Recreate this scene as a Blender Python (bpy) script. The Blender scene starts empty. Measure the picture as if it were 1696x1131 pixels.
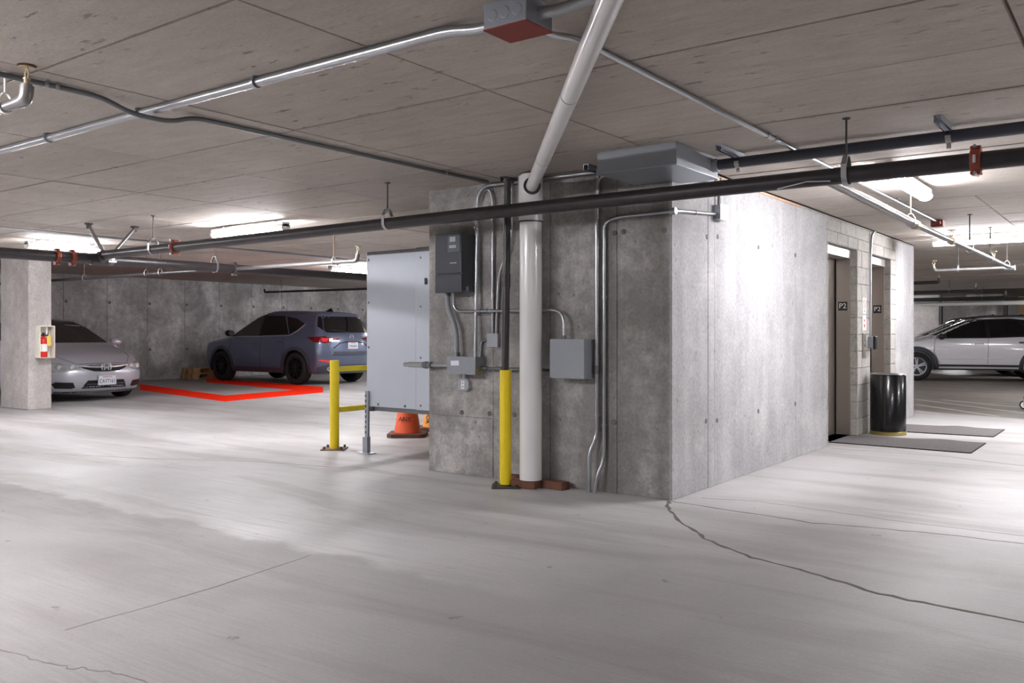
import bpy, bmesh, math, random
import numpy as np
from mathutils import Vector, Matrix

random.seed(7)
scene = bpy.context.scene
COL = scene.collection
R = math.radians

# ------------------------------------------------------------------ camera, world, exposure
CAM_H = 1.16
cam_d = bpy.data.cameras.new('camera')
cam = bpy.data.objects.new('camera', cam_d)
COL.objects.link(cam)
cam.location = (0, 0, CAM_H)
cam.rotation_euler = (R(90), 0, R(36.309))
cam_d.sensor_fit = 'HORIZONTAL'
cam_d.sensor_width = 36.0
cam_d.lens = 36.0 * 1448.0 / 1696.0
cam_d.shift_y = -14.5 / 1696.0
cam_d.clip_start = 0.05
cam_d.clip_end = 200
scene.camera = cam

world = bpy.data.worlds.new('world')
scene.world = world
world.use_nodes = True
world.node_tree.nodes['Background'].inputs[0].default_value = (1, 1, 1, 1)
world.node_tree.nodes['Background'].inputs[1].default_value = 0.0

vs = scene.view_settings
vs.view_transform = 'Standard'
vs.look = 'None'
vs.gamma = 1.0
vs.use_curve_mapping = False
vs.exposure = 2.38

LAMP = 34.0          # emission of the fluorescent diffusers
CE = 2.355           # underside of the slab over the lane
CH = 2.49            # underside of the higher slab over the stalls
Y0 = 5.53            # plane of the lift core's front wall
XS = -2.69           # plane of the lift core's side wall
XL = -4.93           # left end of the core's front wall
XB = -19.8           # far wall behind the stalls


# ------------------------------------------------------------------ materials
def lin(c):
    return tuple((v / 12.92 if v <= 0.04045 else ((v + 0.055) / 1.055) ** 2.4) for v in [x / 255.0 for x in c]) + (1.0,)


def base_mat(name):
    m = bpy.data.materials.new(name)
    m.use_nodes = True
    nt = m.node_tree
    return m, nt, nt.nodes['Principled BSDF']


def plain(name, rgb, rough=0.5, metal=0.0, spec=0.5, noise=0.0, nscale=20.0, coat=0.0, bump=0.0):
    m, nt, b = base_mat(name)
    b.inputs['Roughness'].default_value = rough
    b.inputs['Metallic'].default_value = metal
    b.inputs['Specular IOR Level'].default_value = spec
    b.inputs['Coat Weight'].default_value = coat
    b.inputs['Coat Roughness'].default_value = 0.06
    c = lin(rgb)
    tc = nt.nodes.new('ShaderNodeTexCoord')
    n = nt.nodes.new('ShaderNodeTexNoise')
    n.inputs['Scale'].default_value = nscale
    n.inputs['Detail'].default_value = 4
    nt.links.new(tc.outputs['Object'], n.inputs['Vector'])
    mx = nt.nodes.new('ShaderNodeMix')
    mx.data_type = 'RGBA'
    k = max(noise, 0.02)
    mx.inputs['A'].default_value = tuple(v * (1 - k) for v in c[:3]) + (1,)
    mx.inputs['B'].default_value = tuple(min(1, v * (1 + k)) for v in c[:3]) + (1,)
    nt.links.new(n.outputs['Fac'], mx.inputs['Factor'])
    nt.links.new(mx.outputs['Result'], b.inputs['Base Color'])
    if bump:
        bp = nt.nodes.new('ShaderNodeBump')
        bp.inputs['Strength'].default_value = bump
        bp.inputs['Distance'].default_value = 0.01
        nt.links.new(n.outputs['Fac'], bp.inputs['Height'])
        nt.links.new(bp.outputs['Normal'], b.inputs['Normal'])
    return m


class NT:
    """small node-graph writer for the concrete materials (world-space position)"""
    def __init__(s, name):
        s.m, s.nt, s.b = base_mat(name)
        g = s.nt.nodes.new('ShaderNodeNewGeometry')
        s.pos = g.outputs['Position']

    def mapped(s, scale):
        mp = s.nt.nodes.new('ShaderNodeMapping')
        mp.inputs['Scale'].default_value = scale
        s.nt.links.new(s.pos, mp.inputs['Vector'])
        return mp.outputs['Vector']

    def noise(s, scale, detail=5, rough=0.55, vec=None, dist=0.0):
        n = s.nt.nodes.new('ShaderNodeTexNoise')
        n.inputs['Scale'].default_value = scale
        n.inputs['Detail'].default_value = detail
        n.inputs['Roughness'].default_value = rough
        n.inputs['Distortion'].default_value = dist
        s.nt.links.new(vec if vec else s.pos, n.inputs['Vector'])
        return n.outputs['Fac']

    def ramp(s, fac, stops):
        r = s.nt.nodes.new('ShaderNodeValToRGB')
        e = r.color_ramp.elements
        while len(e) < len(stops):
            e.new(0.5)
        for i, (p, v) in enumerate(stops):
            e[i].position = p
            e[i].color = (v, v, v, 1) if not isinstance(v, tuple) else v
        s.nt.links.new(fac, r.inputs['Fac'])
        return r.outputs['Color']

    def mix(s, fac, a, b, mode='MIX'):
        x = s.nt.nodes.new('ShaderNodeMix')
        x.data_type = 'RGBA'
        x.blend_type = mode
        for sock, v in (('Factor', fac), ('A', a), ('B', b)):
            if isinstance(v, (int, float)):
                x.inputs[sock].default_value = v
            elif isinstance(v, tuple):
                x.inputs[sock].default_value = v
            else:
                s.nt.links.new(v, x.inputs[sock])
        return x.outputs['Result']

    def math(s, op, a, b=0.0, c=None):
        x = s.nt.nodes.new('ShaderNodeMath')
        x.operation = op
        for i, v in enumerate((a, b) if c is None else (a, b, c)):
            if isinstance(v, (int, float)):
                x.inputs[i].default_value = v
            else:
                s.nt.links.new(v, x.inputs[i])
        return x.outputs[0]

    def xyz(s):
        x = s.nt.nodes.new('ShaderNodeSeparateXYZ')
        s.nt.links.new(s.pos, x.inputs[0])
        return x.outputs

    def obj_random(s):
        o = s.nt.nodes.new('ShaderNodeObjectInfo')
        return o.outputs['Random']

    def finish(s, col, rough=0.8, bump=None, bstr=0.3, spec=0.35):
        s.nt.links.new(col, s.b.inputs['Base Color'])
        if isinstance(rough, (int, float)):
            s.b.inputs['Roughness'].default_value = rough
        else:
            s.nt.links.new(rough, s.b.inputs['Roughness'])
        s.b.inputs['Specular IOR Level'].default_value = spec
        if bump is not None:
            bp = s.nt.nodes.new('ShaderNodeBump')
            bp.inputs['Strength'].default_value = bstr
            bp.inputs['Distance'].default_value = 0.01
            s.nt.links.new(bump, bp.inputs['Height'])
            s.nt.links.new(bp.outputs['Normal'], s.b.inputs['Normal'])
        return s.m


def concrete(name, rgb, contrast=0.25, streak=(3.0, 3.0, 0.35), streak_amt=0.35, pores=0.6, warm=(1.0, 0.965, 0.93), rnd=0.06, spec=0.3, mottle=0.25, stain_x=()):
    t = NT(name)
    c = lin(rgb)
    dark = tuple(v * (1 - contrast) for v in c[:3]) + (1,)
    lite = tuple(min(1, v * (1 + contrast)) for v in c[:3]) + (1,)
    big = t.noise(1.3, 6, 0.62, dist=0.4)
    col = t.mix(t.ramp(big, [(0.38, 0.0), (0.62, 1.0)]), dark, lite)
    st = t.noise(1.0, 5, 0.6, vec=t.mapped(streak), dist=0.3)
    col = t.mix(t.ramp(st, [(0.40, streak_amt), (0.56, 0.0)]), col, tuple(v * 0.55 * w for v, w in zip(c[:3], warm)) + (1,))
    blot = t.noise(2.7, 7, 0.7)
    col = t.mix(t.ramp(blot, [(0.52, 0.0), (0.66, 0.45)]), col, tuple(v * 1.3 * w for v, w in zip(c[:3], warm)) + (1,))
    mid = t.noise(9.0, 6, 0.72)
    col = t.mix(t.ramp(mid, [(0.40, mottle), (0.58, 0.0)]), col, tuple(v * 0.5 for v in c[:3]) + (1,))
    if stain_x:
        # damp streaks running down beside the form joints
        x, y, z = t.xyz()
        wob = t.math('MULTIPLY', t.math('SUBTRACT', t.noise(1.0, 5, 0.65, vec=t.mapped((3, 3, 1.5))), 0.5), 0.5)
        for sx, w, amt in stain_x:
            d = t.math('ABSOLUTE', t.math('ADD', t.math('SUBTRACT', x, sx), t.math('MULTIPLY', wob, w)))
            m = t.ramp(t.math('DIVIDE', d, w), [(0.0, amt), (1.0, 0.0)])
            col = t.mix(t.math('MULTIPLY', m, t.ramp(st, [(0.3, 1.0), (0.65, 0.25)])), col, tuple(v * 0.42 * q for v, q in zip(c[:3], warm)) + (1,))
    fine = t.noise(38, 5, 0.7)
    col = t.mix(0.45, col, t.ramp(fine, [(0.3, 0.3), (0.7, 0.7)]), 'OVERLAY')
    po = t.noise(17, 3, 0.5)
    col = t.mix(t.ramp(po, [(0.275, pores), (0.32, 0.0)]), col, tuple(v * 0.3 for v in c[:3]) + (1,))
    if rnd:
        rr = t.obj_random()
        col = t.mix(1.0, col, t.ramp(rr, [(0.0, 1 - rnd), (1.0, 1.0)]), 'MULTIPLY')
    return t.finish(col, 0.82, fine, 0.25, spec)


M = {}
M['wall_front'] = concrete('concrete_front', (172, 169, 167), 0.36, (3.0, 3.0, 0.5), 0.6, 0.8, mottle=0.55, stain_x=((-3.17, 0.12, 0.9), (-2.76, 0.14, 1.0), (-4.22, 0.09, 0.7), (-3.9, 0.35, 0.5)))
M['wall_side'] = concrete('concrete_side', (174, 173, 174), 0.12, (3.5, 3.5, 0.28), 0.3, 0.4, warm=(1.0, 0.98, 0.95), mottle=0.12)
M['wall_back'] = concrete('concrete_back', (190, 188, 188), 0.4, (1.2, 1.2, 0.7), 0.65, 0.7, mottle=0.4, warm=(1.0, 0.97, 0.94))
M['wall_plain'] = concrete('concrete_plain', (150, 147, 144), 0.15)
M['column'] = concrete('concrete_column', (186, 181, 178), 0.15, (3, 3, 0.5), 0.25, 0.5)
M['cmu'] = concrete('concrete_block', (178, 175, 169), 0.1, (2, 2, 2), 0.1, 0.5, rnd=0.12)
M['mortar'] = concrete('mortar', (150, 147, 143), 0.1)


def ceiling_mat():
    t = NT('concrete_ceiling')
    c = lin((194, 185, 176))
    big = t.noise(0.9, 5, 0.6)
    col = t.mix(t.ramp(big, [(0.3, 0.0), (0.7, 1.0)]), tuple(v * 0.86 for v in c[:3]) + (1,), tuple(v * 1.1 for v in c[:3]) + (1,))
    gr = t.noise(1.0, 5, 0.6, vec=t.mapped((3.5, 12.0, 3.0)))
    col = t.mix(t.ramp(gr, [(0.35, 0.5), (0.6, 0.0)]), col, tuple(v * 0.75 for v in c[:3]) + (1,))
    mask = t.ramp(t.noise(1.1, 3, 0.5), [(0.42, 0.0), (0.62, 1.0)])
    pit = t.noise(1.0, 4, 0.62, vec=t.mapped((7.0, 22.0, 11.0)))
    pm = t.math('MULTIPLY', t.ramp(pit, [(0.33, 1.0), (0.38, 0.0)]), t.math('ADD', t.math('MULTIPLY', mask, 0.65), 0.1))
    col = t.mix(pm, col, tuple(v * 0.25 for v in c[:3]) + (1,))
    fine = t.noise(45, 4, 0.7)
    col = t.mix(0.35, col, t.ramp(fine, [(0.3, 0.38), (0.7, 0.62)]), 'OVERLAY')
    col = t.mix(1.0, col, t.ramp(t.obj_random(), [(0.0, 0.88), (1.0, 1.0)]), 'MULTIPLY')
    return t.finish(col, 0.75, fine, 0.2, 0.3)


M['ceiling'] = ceiling_mat()
M['ceiling_joint'] = plain('ceiling_joint', (92, 86, 80), 0.9, noise=0.15)


def floor_mat():
    t = NT('concrete_floor')
    x, y, z = t.xyz()
    c = lin((163, 160, 159))
    sm = lin((190, 188, 189))
    big = t.noise(0.55, 6, 0.6, dist=0.6)
    old = t.mix(t.ramp(big, [(0.3, 0.0), (0.7, 1.0)]), tuple(v * 0.86 for v in c[:3]) + (1,), tuple(v * 1.08 for v in c[:3]) + (1,))
    new = t.mix(t.ramp(big, [(0.35, 0.0), (0.7, 1.0)]), tuple(v * 0.88 for v in sm[:3]) + (1,), tuple(min(1, v * 1.05) for v in sm[:3]) + (1,))
    # smoother, paler slab beyond the construction joint at y = 3.1
    wob = t.math('MULTIPLY', t.math('SUBTRACT', t.noise(1.6, 5, 0.6), 0.5), 0.5)
    edge = t.math('ADD', t.math('SUBTRACT', y, 3.12), wob)
    far = t.math('MULTIPLY', t.ramp(t.math('ADD', t.math('MULTIPLY', edge, 14.0), 0.5), [(0.0, 0.0), (1.0, 1.0)]),
                 t.ramp(t.math('ADD', t.math('MULTIPLY', t.math('ADD', x, 2.6), -0.9), 0.5), [(0.0, 0.0), (1.0, 1.0)]))
    col = t.mix(far, old, new)
    # paler floor tone by the lifts
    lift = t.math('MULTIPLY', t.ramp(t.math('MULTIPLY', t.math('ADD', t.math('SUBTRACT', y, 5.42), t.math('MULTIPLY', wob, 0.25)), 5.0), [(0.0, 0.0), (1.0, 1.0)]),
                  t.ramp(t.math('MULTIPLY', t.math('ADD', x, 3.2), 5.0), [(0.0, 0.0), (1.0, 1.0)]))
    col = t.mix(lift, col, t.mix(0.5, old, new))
    # darker, worn coating of the lane beyond the core
    lane = t.math('ADD', t.math('SUBTRACT', t.math('ADD', y, t.math('MULTIPLY', x, 0.35)), 12.95), t.math('MULTIPLY', wob, 0.6))
    lane = t.math('MULTIPLY', t.ramp(t.math('MULTIPLY', lane, 6.0), [(0.0, 0.0), (1.0, 1.0)]), t.ramp(t.math('ADD', x, 8.0), [(0.0, 0.0), (1.0, 1.0)]))
    dk = lin((128, 120, 112))
    dkc = t.mix(t.ramp(t.noise(1.0, 5, 0.6, vec=t.mapped((0.5, 2.0, 1))), [(0.35, 0.0), (0.65, 1.0)]), tuple(v * 0.7 for v in dk[:3]) + (1,), tuple(v * 1.15 for v in dk[:3]) + (1,))
    col = t.mix(lane, col, dkc)
    # stall bay, darker tone
    bay = t.ramp(t.math('MULTIPLY', t.math('ADD', t.math('MULTIPLY', x, -1.0), -14.6), 1.2), [(0.0, 0.0), (1.0, 0.75)])
    col = t.mix(bay, col, lin((132, 128, 125)))
    # broom finish
    br = t.noise(1.0, 4, 0.65, vec=t.mapped((1.3, 60.0, 1.0)))
    brm = t.math('MULTIPLY', t.ramp(br, [(0.35, 0.5), (0.6, 0.0)]), t.ramp(t.noise(0.5, 3), [(0.35, 0.2), (0.6, 1.0)]))
    col = t.mix(brm, col, tuple(v * 0.72 for v in c[:3]) + (1,))
    # tyre smears along the lane
    sw = t.noise(1.0, 5, 0.6, vec=t.mapped((0.35, 1.7, 1.0)), dist=0.8)
    col = t.mix(t.ramp(sw, [(0.36, 0.5), (0.52, 0.0)]), col, tuple(v * 0.62 * w for v, w in zip(c[:3], (1, .96, .9))) + (1,))
    # drips and spots
    sp = t.noise(1.0, 3, 0.5, vec=t.mapped((9.0, 9.0, 1.0)))
    col = t.mix(t.ramp(sp, [(0.255, 0.65), (0.29, 0.0)]), col, tuple(v * 0.4 for v in c[:3]) + (1,))
    fine = t.noise(60, 5, 0.7)
    col = t.mix(0.3, col, t.ramp(fine, [(0.3, 0.38), (0.7, 0.62)]), 'OVERLAY')
    rough = t.math('ADD', t.math('MULTIPLY', far, -0.1), t.math('ADD', 0.45, t.math('MULTIPLY', t.noise(3.0, 5), 0.3)))
    return t.finish(col, rough, t.math('ADD', fine, t.math('MULTIPLY', br, 0.6)), 0.12, 0.4)


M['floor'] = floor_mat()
M['crack'] = plain('crack_fill', (96, 90, 84), 0.9, noise=0.3)
M['crack_thin'] = plain('crack_thin', (140, 134, 128), 0.9, noise=0.2)
M['stripe'] = plain('stripe_paint', (188, 184, 176), 0.7, noise=0.25, nscale=9)
M['red_overlay'] = plain('red_overlay', (252, 44, 6), 0.85, noise=0.03, spec=0.1)
M['galv'] = plain('galvanised', (168, 174, 184), 0.34, 0.85, noise=0.08, nscale=6)
M['galv_panel'] = plain('galvanised_sheet', (196, 202, 212), 0.36, 0.3, noise=0.06, nscale=3)
M['emt'] = plain('conduit_steel', (176, 178, 182), 0.3, 0.9, noise=0.08)
M['emt_dark'] = plain('conduit_dull', (120, 122, 126), 0.4, 0.8, noise=0.08)
M['pipe_black'] = plain('black_steel', (58, 54, 56), 0.38, 0.3, noise=0.3, nscale=14)
M['pvc_grey'] = plain('grey_pvc', (66, 68, 78), 0.35, noise=0.1)
M['pipe_steel'] = plain('sprinkler_steel', (138, 136, 136), 0.35, 0.7, noise=0.15)
M['pvc_white'] = plain('white_pvc', (226, 224, 224), 0.25, noise=0.04, nscale=5, coat=0.2)
M['pvc_joint'] = plain('pvc_joint', (150, 150, 150), 0.5)
M['black'] = plain('black_satin', (22, 22, 24), 0.35)
M['black_gloss'] = plain('black_gloss', (12, 12, 15), 0.22, coat=0.2)
M['rubber'] = plain('rubber', (24, 24, 25), 0.8, noise=0.2)
M['brass'] = plain('brass', (176, 160, 96), 0.3, 0.8)
M['yellow'] = plain('yellow_paint', (236, 208, 22), 0.42, noise=0.1, nscale=9)
M['rail_yellow'] = plain('rail_yellow', (214, 192, 44), 0.45, noise=0.18, nscale=12)
M['base_steel'] = plain('base_steel', (74, 70, 66), 0.6, 0.4, noise=0.3)
M['red_iron'] = plain('red_coupling', (138, 62, 44), 0.5, noise=0.2)
M['red_cover'] = plain('red_cover', (132, 44, 32), 0.5, noise=0.15)
M['grey_box'] = plain('grey_enamel', (142, 146, 153), 0.45, noise=0.05)
M['grey_box2'] = plain('grey_enamel_pale', (160, 164, 172), 0.45, noise=0.05)
M['vfd'] = plain('charcoal_plastic', (62, 64, 74), 0.5, noise=0.06)
M['vfd_side'] = plain('charcoal_metal', (86, 88, 92), 0.5, noise=0.05)
M['screen'] = plain('display_grey', (170, 180, 190), 0.3)
M['brick'] = plain('brick', (112, 74, 58), 0.85, noise=0.3, nscale=25, bump=0.4)
M['cone'] = plain('cone_orange', (214, 84, 40), 0.55, noise=0.18, nscale=10)
M['cone2'] = plain('cone_yellow_orange', (232, 150, 50), 0.55, noise=0.1)
M['cone_base'] = plain('cone_base', (92, 52, 42), 0.7, noise=0.3)
M['steel'] = plain('stainless', (156, 148, 141), 0.36, 0.7, noise=0.05, nscale=3)
M['steel_lite'] = plain('stainless_bright', (196, 194, 192), 0.3, 0.7, noise=0.04)
M['white'] = plain('white_paint', (232, 230, 226), 0.5)
M['cream'] = plain('cream_paint', (222, 218, 204), 0.5, noise=0.04)
M['red'] = plain('red_enamel', (208, 40, 30), 0.3)
M['tag_yellow'] = plain('tag_yellow', (226, 200, 96), 0.6)
M['mat'] = plain('mat_grey', (106, 102, 102), 0.95, noise=0.35, nscale=60, spec=0.1, bump=0.5)
M['wood'] = plain('pallet_wood', (176, 140, 104), 0.8, noise=0.25, nscale=14)
M['tan'] = plain('tan_board', (206, 178, 134), 0.7, noise=0.06)
M['bronze'] = plain('sprinkler_bronze', (186, 170, 140), 0.4, 0.5)
M['rust'] = plain('rusty_plate', (110, 84, 66), 0.7, noise=0.3)
M['lamp_housing'] = plain('lamp_housing', (224, 224, 224), 0.5)
M['plug'] = plain('tie_plug', (108, 105, 102), 0.9, noise=0.1)
M['plate_white'] = plain('plate_white', (226, 228, 236), 0.5)
M['ink_blue'] = plain('ink_blue', (52, 60, 110), 0.6)
M['ink_red'] = plain('ink_red', (196, 60, 70), 0.6)
M['ink_white'] = plain('ink_white', (236, 236, 236), 0.5)
M['ink_black'] = plain('ink_black', (24, 22, 22), 0.6)
M['caulk'] = plain('fire_caulk', (196, 160, 136), 0.8, noise=0.15)

m_em, nt_em, b_em = base_mat('lamp_diffuser')
b_em.inputs['Base Color'].default_value = (0.9, 0.9, 0.9, 1)
b_em.inputs['Emission Color'].default_value = (0.98, 0.965, 1.0, 1)
b_em.inputs['Emission Strength'].default_value = LAMP
M['diffuser'] = m_em


def paint(name, rgb, metal=0.5, rough=0.35):
    m, nt, b = base_mat(name)
    b.inputs['Base Color'].default_value = lin(rgb)
    b.inputs['Metallic'].default_value = metal
    b.inputs['Roughness'].default_value = rough
    b.inputs['Coat Weight'].default_value = 0.8
    b.inputs['Coat Roughness'].default_value = 0.05
    tc = nt.nodes.new('ShaderNodeTexCoord')
    n = nt.nodes.new('ShaderNodeTexNoise')
    n.inputs['Scale'].default_value = 700
    nt.links.new(tc.outputs['Object'], n.inputs['Vector'])
    r = nt.nodes.new('ShaderNodeMapRange')
    r.inputs['To Min'].default_value = rough - 0.05
    r.inputs['To Max'].default_value = rough + 0.08
    nt.links.new(n.outputs['Fac'], r.inputs['Value'])
    nt.links.new(r.outputs['Result'], b.inputs['Roughness'])
    return m


M['paint_silver'] = paint('silver_paint', (186, 188, 198), 0.35, 0.35)
M['paint_blue'] = paint('blue_grey_paint', (92, 102, 126), 0.4, 0.32)
M['paint_white'] = paint('white_car_paint', (214, 212, 216), 0.0, 0.3)
M['clad'] = plain('cladding', (52, 52, 56), 0.6, noise=0.1)
M['clad_blue'] = plain('cladding_blue', (64, 68, 80), 0.5, noise=0.1)
M['glass'] = plain('tinted_glass', (14, 15, 17), 0.06, spec=0.6, coat=0.3)
M['glass_front'] = plain('windscreen', (34, 38, 38), 0.06, spec=0.6, coat=0.3)
M['glass_lite'] = plain('clear_glass', (62, 66, 66), 0.08, spec=0.6, coat=0.3)
M['chrome'] = plain('chrome', (222, 224, 230), 0.16, 0.55)
M['lens'] = plain('headlamp_lens', (196, 200, 204), 0.15, 0.5, noise=0.6, nscale=18, coat=0.8)
M['tail'] = plain('tail_lens', (110, 10, 16), 0.12, noise=0.3, coat=0.8)
M['tail_lit'] = plain('tail_lens_bright', (226, 60, 70), 0.15, noise=0.2, coat=0.6)
M['rim_black'] = plain('rim_black', (36, 36, 40), 0.35, 0.5)
M['rim_silver'] = plain('rim_silver', (170, 172, 176), 0.3, 0.8)
M['mirror'] = plain('mirror_glass', (206, 214, 222), 0.1, 0.9)


# ------------------------------------------------------------------ mesh helpers
OFF = {}


class MB:
    def __init__(s):
        s.v, s.f = [], []

    def add(s, verts, faces):
        k = len(s.v)
        s.v += [tuple(map(float, p)) for p in verts]
        s.f += [tuple(i + k for i in q) for q in faces]
        return s

    def box(s, x0, x1, y0, y1, z0, z1):
        return s.add([(x0, y0, z0), (x1, y0, z0), (x1, y1, z0), (x0, y1, z0), (x0, y0, z1), (x1, y0, z1), (x1, y1, z1), (x0, y1, z1)],
                     [(3, 2, 1, 0), (4, 5, 6, 7), (0, 1, 5, 4), (1, 2, 6, 5), (2, 3, 7, 6), (3, 0, 4, 7)])

    def bar(s, p0, p1, w, h, up=(0, 0, 1)):
        a, b = Vector(p0), Vector(p1)
        d = (b - a).normalized()
        u = Vector(up)
        sd = d.cross(u)
        if sd.length < 1e-4:
            sd = d.cross(Vector((1, 0, 0)))
        sd.normalize()
        u = sd.cross(d)
        c = []
        for p in (a, b):
            for i, j in ((-1, -1), (1, -1), (1, 1), (-1, 1)):
                c.append(p + sd * (i * w / 2) + u * (j * h / 2))
        return s.add(c, [(0, 3, 2, 1), (4, 5, 6, 7), (0, 1, 5, 4), (1, 2, 6, 5), (2, 3, 7, 6), (3, 0, 4, 7)][::1])

    def cyl(s, p0, p1, r, n=16, r2=None, caps=True):
        a, b = Vector(p0), Vector(p1)
        d = (b - a).normalized()
        u = d.orthogonal().normalized()
        w = d.cross(u)
        r2 = r if r2 is None else r2
        ring = [(math.cos(2 * math.pi * i / n), math.sin(2 * math.pi * i / n)) for i in range(n)]
        vs_ = [a + (u * c + w * q) * r for c, q in ring] + [b + (u * c + w * q) * r2 for c, q in ring]
        fs = [(i, (i + 1) % n, n + (i + 1) % n, n + i) for i in range(n)]
        if caps:
            fs += [tuple(range(n))[::-1], tuple(range(n, 2 * n))]
        return s.add(vs_, fs)

    def tube(s, path, r, n=10, caps=True):
        P = [Vector(p) for p in path]
        T = []
        for i in range(len(P)):
            a = P[max(0, i - 1)]
            b = P[min(len(P) - 1, i + 1)]
            T.append((b - a).normalized())
        u = T[0].orthogonal().normalized()
        vs_, fs = [], []
        for i, p in enumerate(P):
            u = (u - T[i] * u.dot(T[i]))
            if u.length < 1e-6:
                u = T[i].orthogonal()
            u.normalize()
            w = T[i].cross(u)
            for k in range(n):
                a = 2 * math.pi * k / n
                vs_.append(p + (u * math.cos(a) + w * math.sin(a)) * r)
        for i in range(len(P) - 1):
            for k in range(n):
                fs.append((i * n + k, i * n + (k + 1) % n, (i + 1) * n + (k + 1) % n, (i + 1) * n + k))
        if caps:
            fs += [tuple(range(n))[::-1], tuple(range((len(P) - 1) * n, len(P) * n))]
        return s.add(vs_, fs)

    def lathe(s, prof, c=(0, 0, 0), n=24, axis='z', arc=None):
        vs_, fs = [], []
        m = len(prof)
        a0, a1 = arc if arc else (0, 2 * math.pi)
        nn = n if arc is None else n + 1
        for k in range(nn):
            a = a0 + (a1 - a0) * k / n
            for r, h in prof:
                if axis == 'z':
                    p = (c[0] + r * math.cos(a), c[1] + r * math.sin(a), c[2] + h)
                elif axis == 'y':
                    p = (c[0] + r * math.cos(a), c[1] + h, c[2] + r * math.sin(a))
                else:
                    p = (c[0] + h, c[1] + r * math.cos(a), c[2] + r * math.sin(a))
                vs_.append(p)
        for k in range(n):
            k2 = (k + 1) % n if arc is None else k + 1
            for j in range(m - 1):
                fs.append((k * m + j, k2 * m + j, k2 * m + j + 1, k * m + j + 1))
        return s.add(vs_, fs)

    def prism(s, poly, h0, h1, axis='z'):
        n = len(poly)
        def P(a, b, h):
            return (a, b, h) if axis == 'z' else ((a, h, b) if axis == 'y' else (h, a, b))
        vs_ = [P(a, b, h0) for a, b in poly] + [P(a, b, h1) for a, b in poly]
        fs = [tuple(range(n))[::-1], tuple(range(n, 2 * n))] + [(i, (i + 1) % n, n + (i + 1) % n, n + i) for i in range(n)]
        return s.add(vs_, fs)

    def build(s, name, mat, parent=None, smooth=None, bevel=0.0, off=None):
        me = bpy.data.meshes.new(name)
        o = OFF.get(parent.name, Vector((0, 0, 0))) if parent else Vector((0, 0, 0))
        if off is not None:
            o = Vector(off)
        me.from_pydata([(p[0] - o[0], p[1] - o[1], p[2] - o[2]) for p in s.v], [], s.f)
        bm = bmesh.new()
        bm.from_mesh(me)
        bmesh.ops.recalc_face_normals(bm, faces=bm.faces)
        bm.to_mesh(me)
        bm.free()
        me.materials.append(M[mat] if isinstance(mat, str) else mat)
        if smooth:
            me.shade_smooth()
            me.set_sharp_from_angle(angle=R(smooth))
        ob = bpy.data.objects.new(name, me)
        COL.objects.link(ob)
        if off is not None and parent is None:
            ob.location = o
        if parent:
            ob.parent = parent
            OFF[ob.name] = o
        else:
            OFF[ob.name] = Vector(off) if off is not None else Vector((0, 0, 0))
        if bevel:
            bv = ob.modifiers.new('bevel', 'BEVEL')
            bv.width = bevel
            bv.segments = 2
            bv.limit_method = 'ANGLE'
        return ob


def fillet(path, r, n=6):
    P = [Vector(p) for p in path]
    out = [P[0]]
    for i in range(1, len(P) - 1):
        a, b, c = P[i - 1], P[i], P[i + 1]
        d1, d2 = (a - b), (c - b)
        k = min(r, d1.length * 0.48, d2.length * 0.48)
        p1, p2 = b + d1.normalized() * k, b + d2.normalized() * k
        for j in range(n + 1):
            t = j / n
            out.append(p1 * (1 - t) ** 2 + b * 2 * t * (1 - t) + p2 * t * t)
    out.append(P[-1])
    return out


def tag(o, label, cat, group=None):
    o['label'] = label
    o['category'] = cat
    if group:
        o['group'] = group
    return o


def thing(name, label, cat, loc=(0, 0, 0), group=None):
    o = bpy.data.objects.new(name, None)
    COL.objects.link(o)
    o.location = loc
    o.empty_display_size = 0.1
    OFF[o.name] = Vector(loc)
    return tag(o, label, cat, group)


def struct(o, label=None, cat=None):
    o['kind'] = 'structure'
    if label:
        o['label'] = label
    if cat:
        o['category'] = cat
    return o


def copy_tree(o, parent=None):
    c = o.copy()
    COL.objects.link(c)
    if parent:
        c.parent = parent
    for ch in list(o.children):
        copy_tree(ch, c)
    return c


def text(name, body, size, mat, origin, xdir, ydir, parent, depth=0.0015, align='CENTER', sx=1.0):
    cu = bpy.data.curves.new(name, 'FONT')
    cu.body = body
    cu.size = size
    cu.align_x = align
    cu.align_y = 'CENTER'
    cu.extrude = depth
    cu.resolution_u = 3
    ob = bpy.data.objects.new(name, cu)
    COL.objects.link(ob)
    dg = bpy.context.evaluated_depsgraph_get()
    me = bpy.data.meshes.new_from_object(ob.evaluated_get(dg))
    bpy.data.objects.remove(ob)
    bpy.data.curves.remove(cu)
    X, Yv = Vector(xdir).normalized(), Vector(ydir).normalized()
    Z = X.cross(Yv)
    o = Vector(origin) - OFF.get(parent.name, Vector((0, 0, 0)))
    mt = Matrix(((X[0] * sx, Yv[0], Z[0], o[0]), (X[1] * sx, Yv[1], Z[1], o[1]), (X[2] * sx, Yv[2], Z[2], o[2]), (0, 0, 0, 1)))
    me.transform(mt)
    me.materials.clear()
    me.materials.append(M[mat])
    t = bpy.data.objects.new(name, me)
    COL.objects.link(t)
    t.parent = parent
    OFF[t.name] = OFF.get(parent.name, Vector((0, 0, 0)))
    return t


# ================================================================== THE SETTING
floor = struct(MB().box(-20.2, 9, -7.2, 40, -0.3, 0).build('floor', 'floor'))


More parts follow.
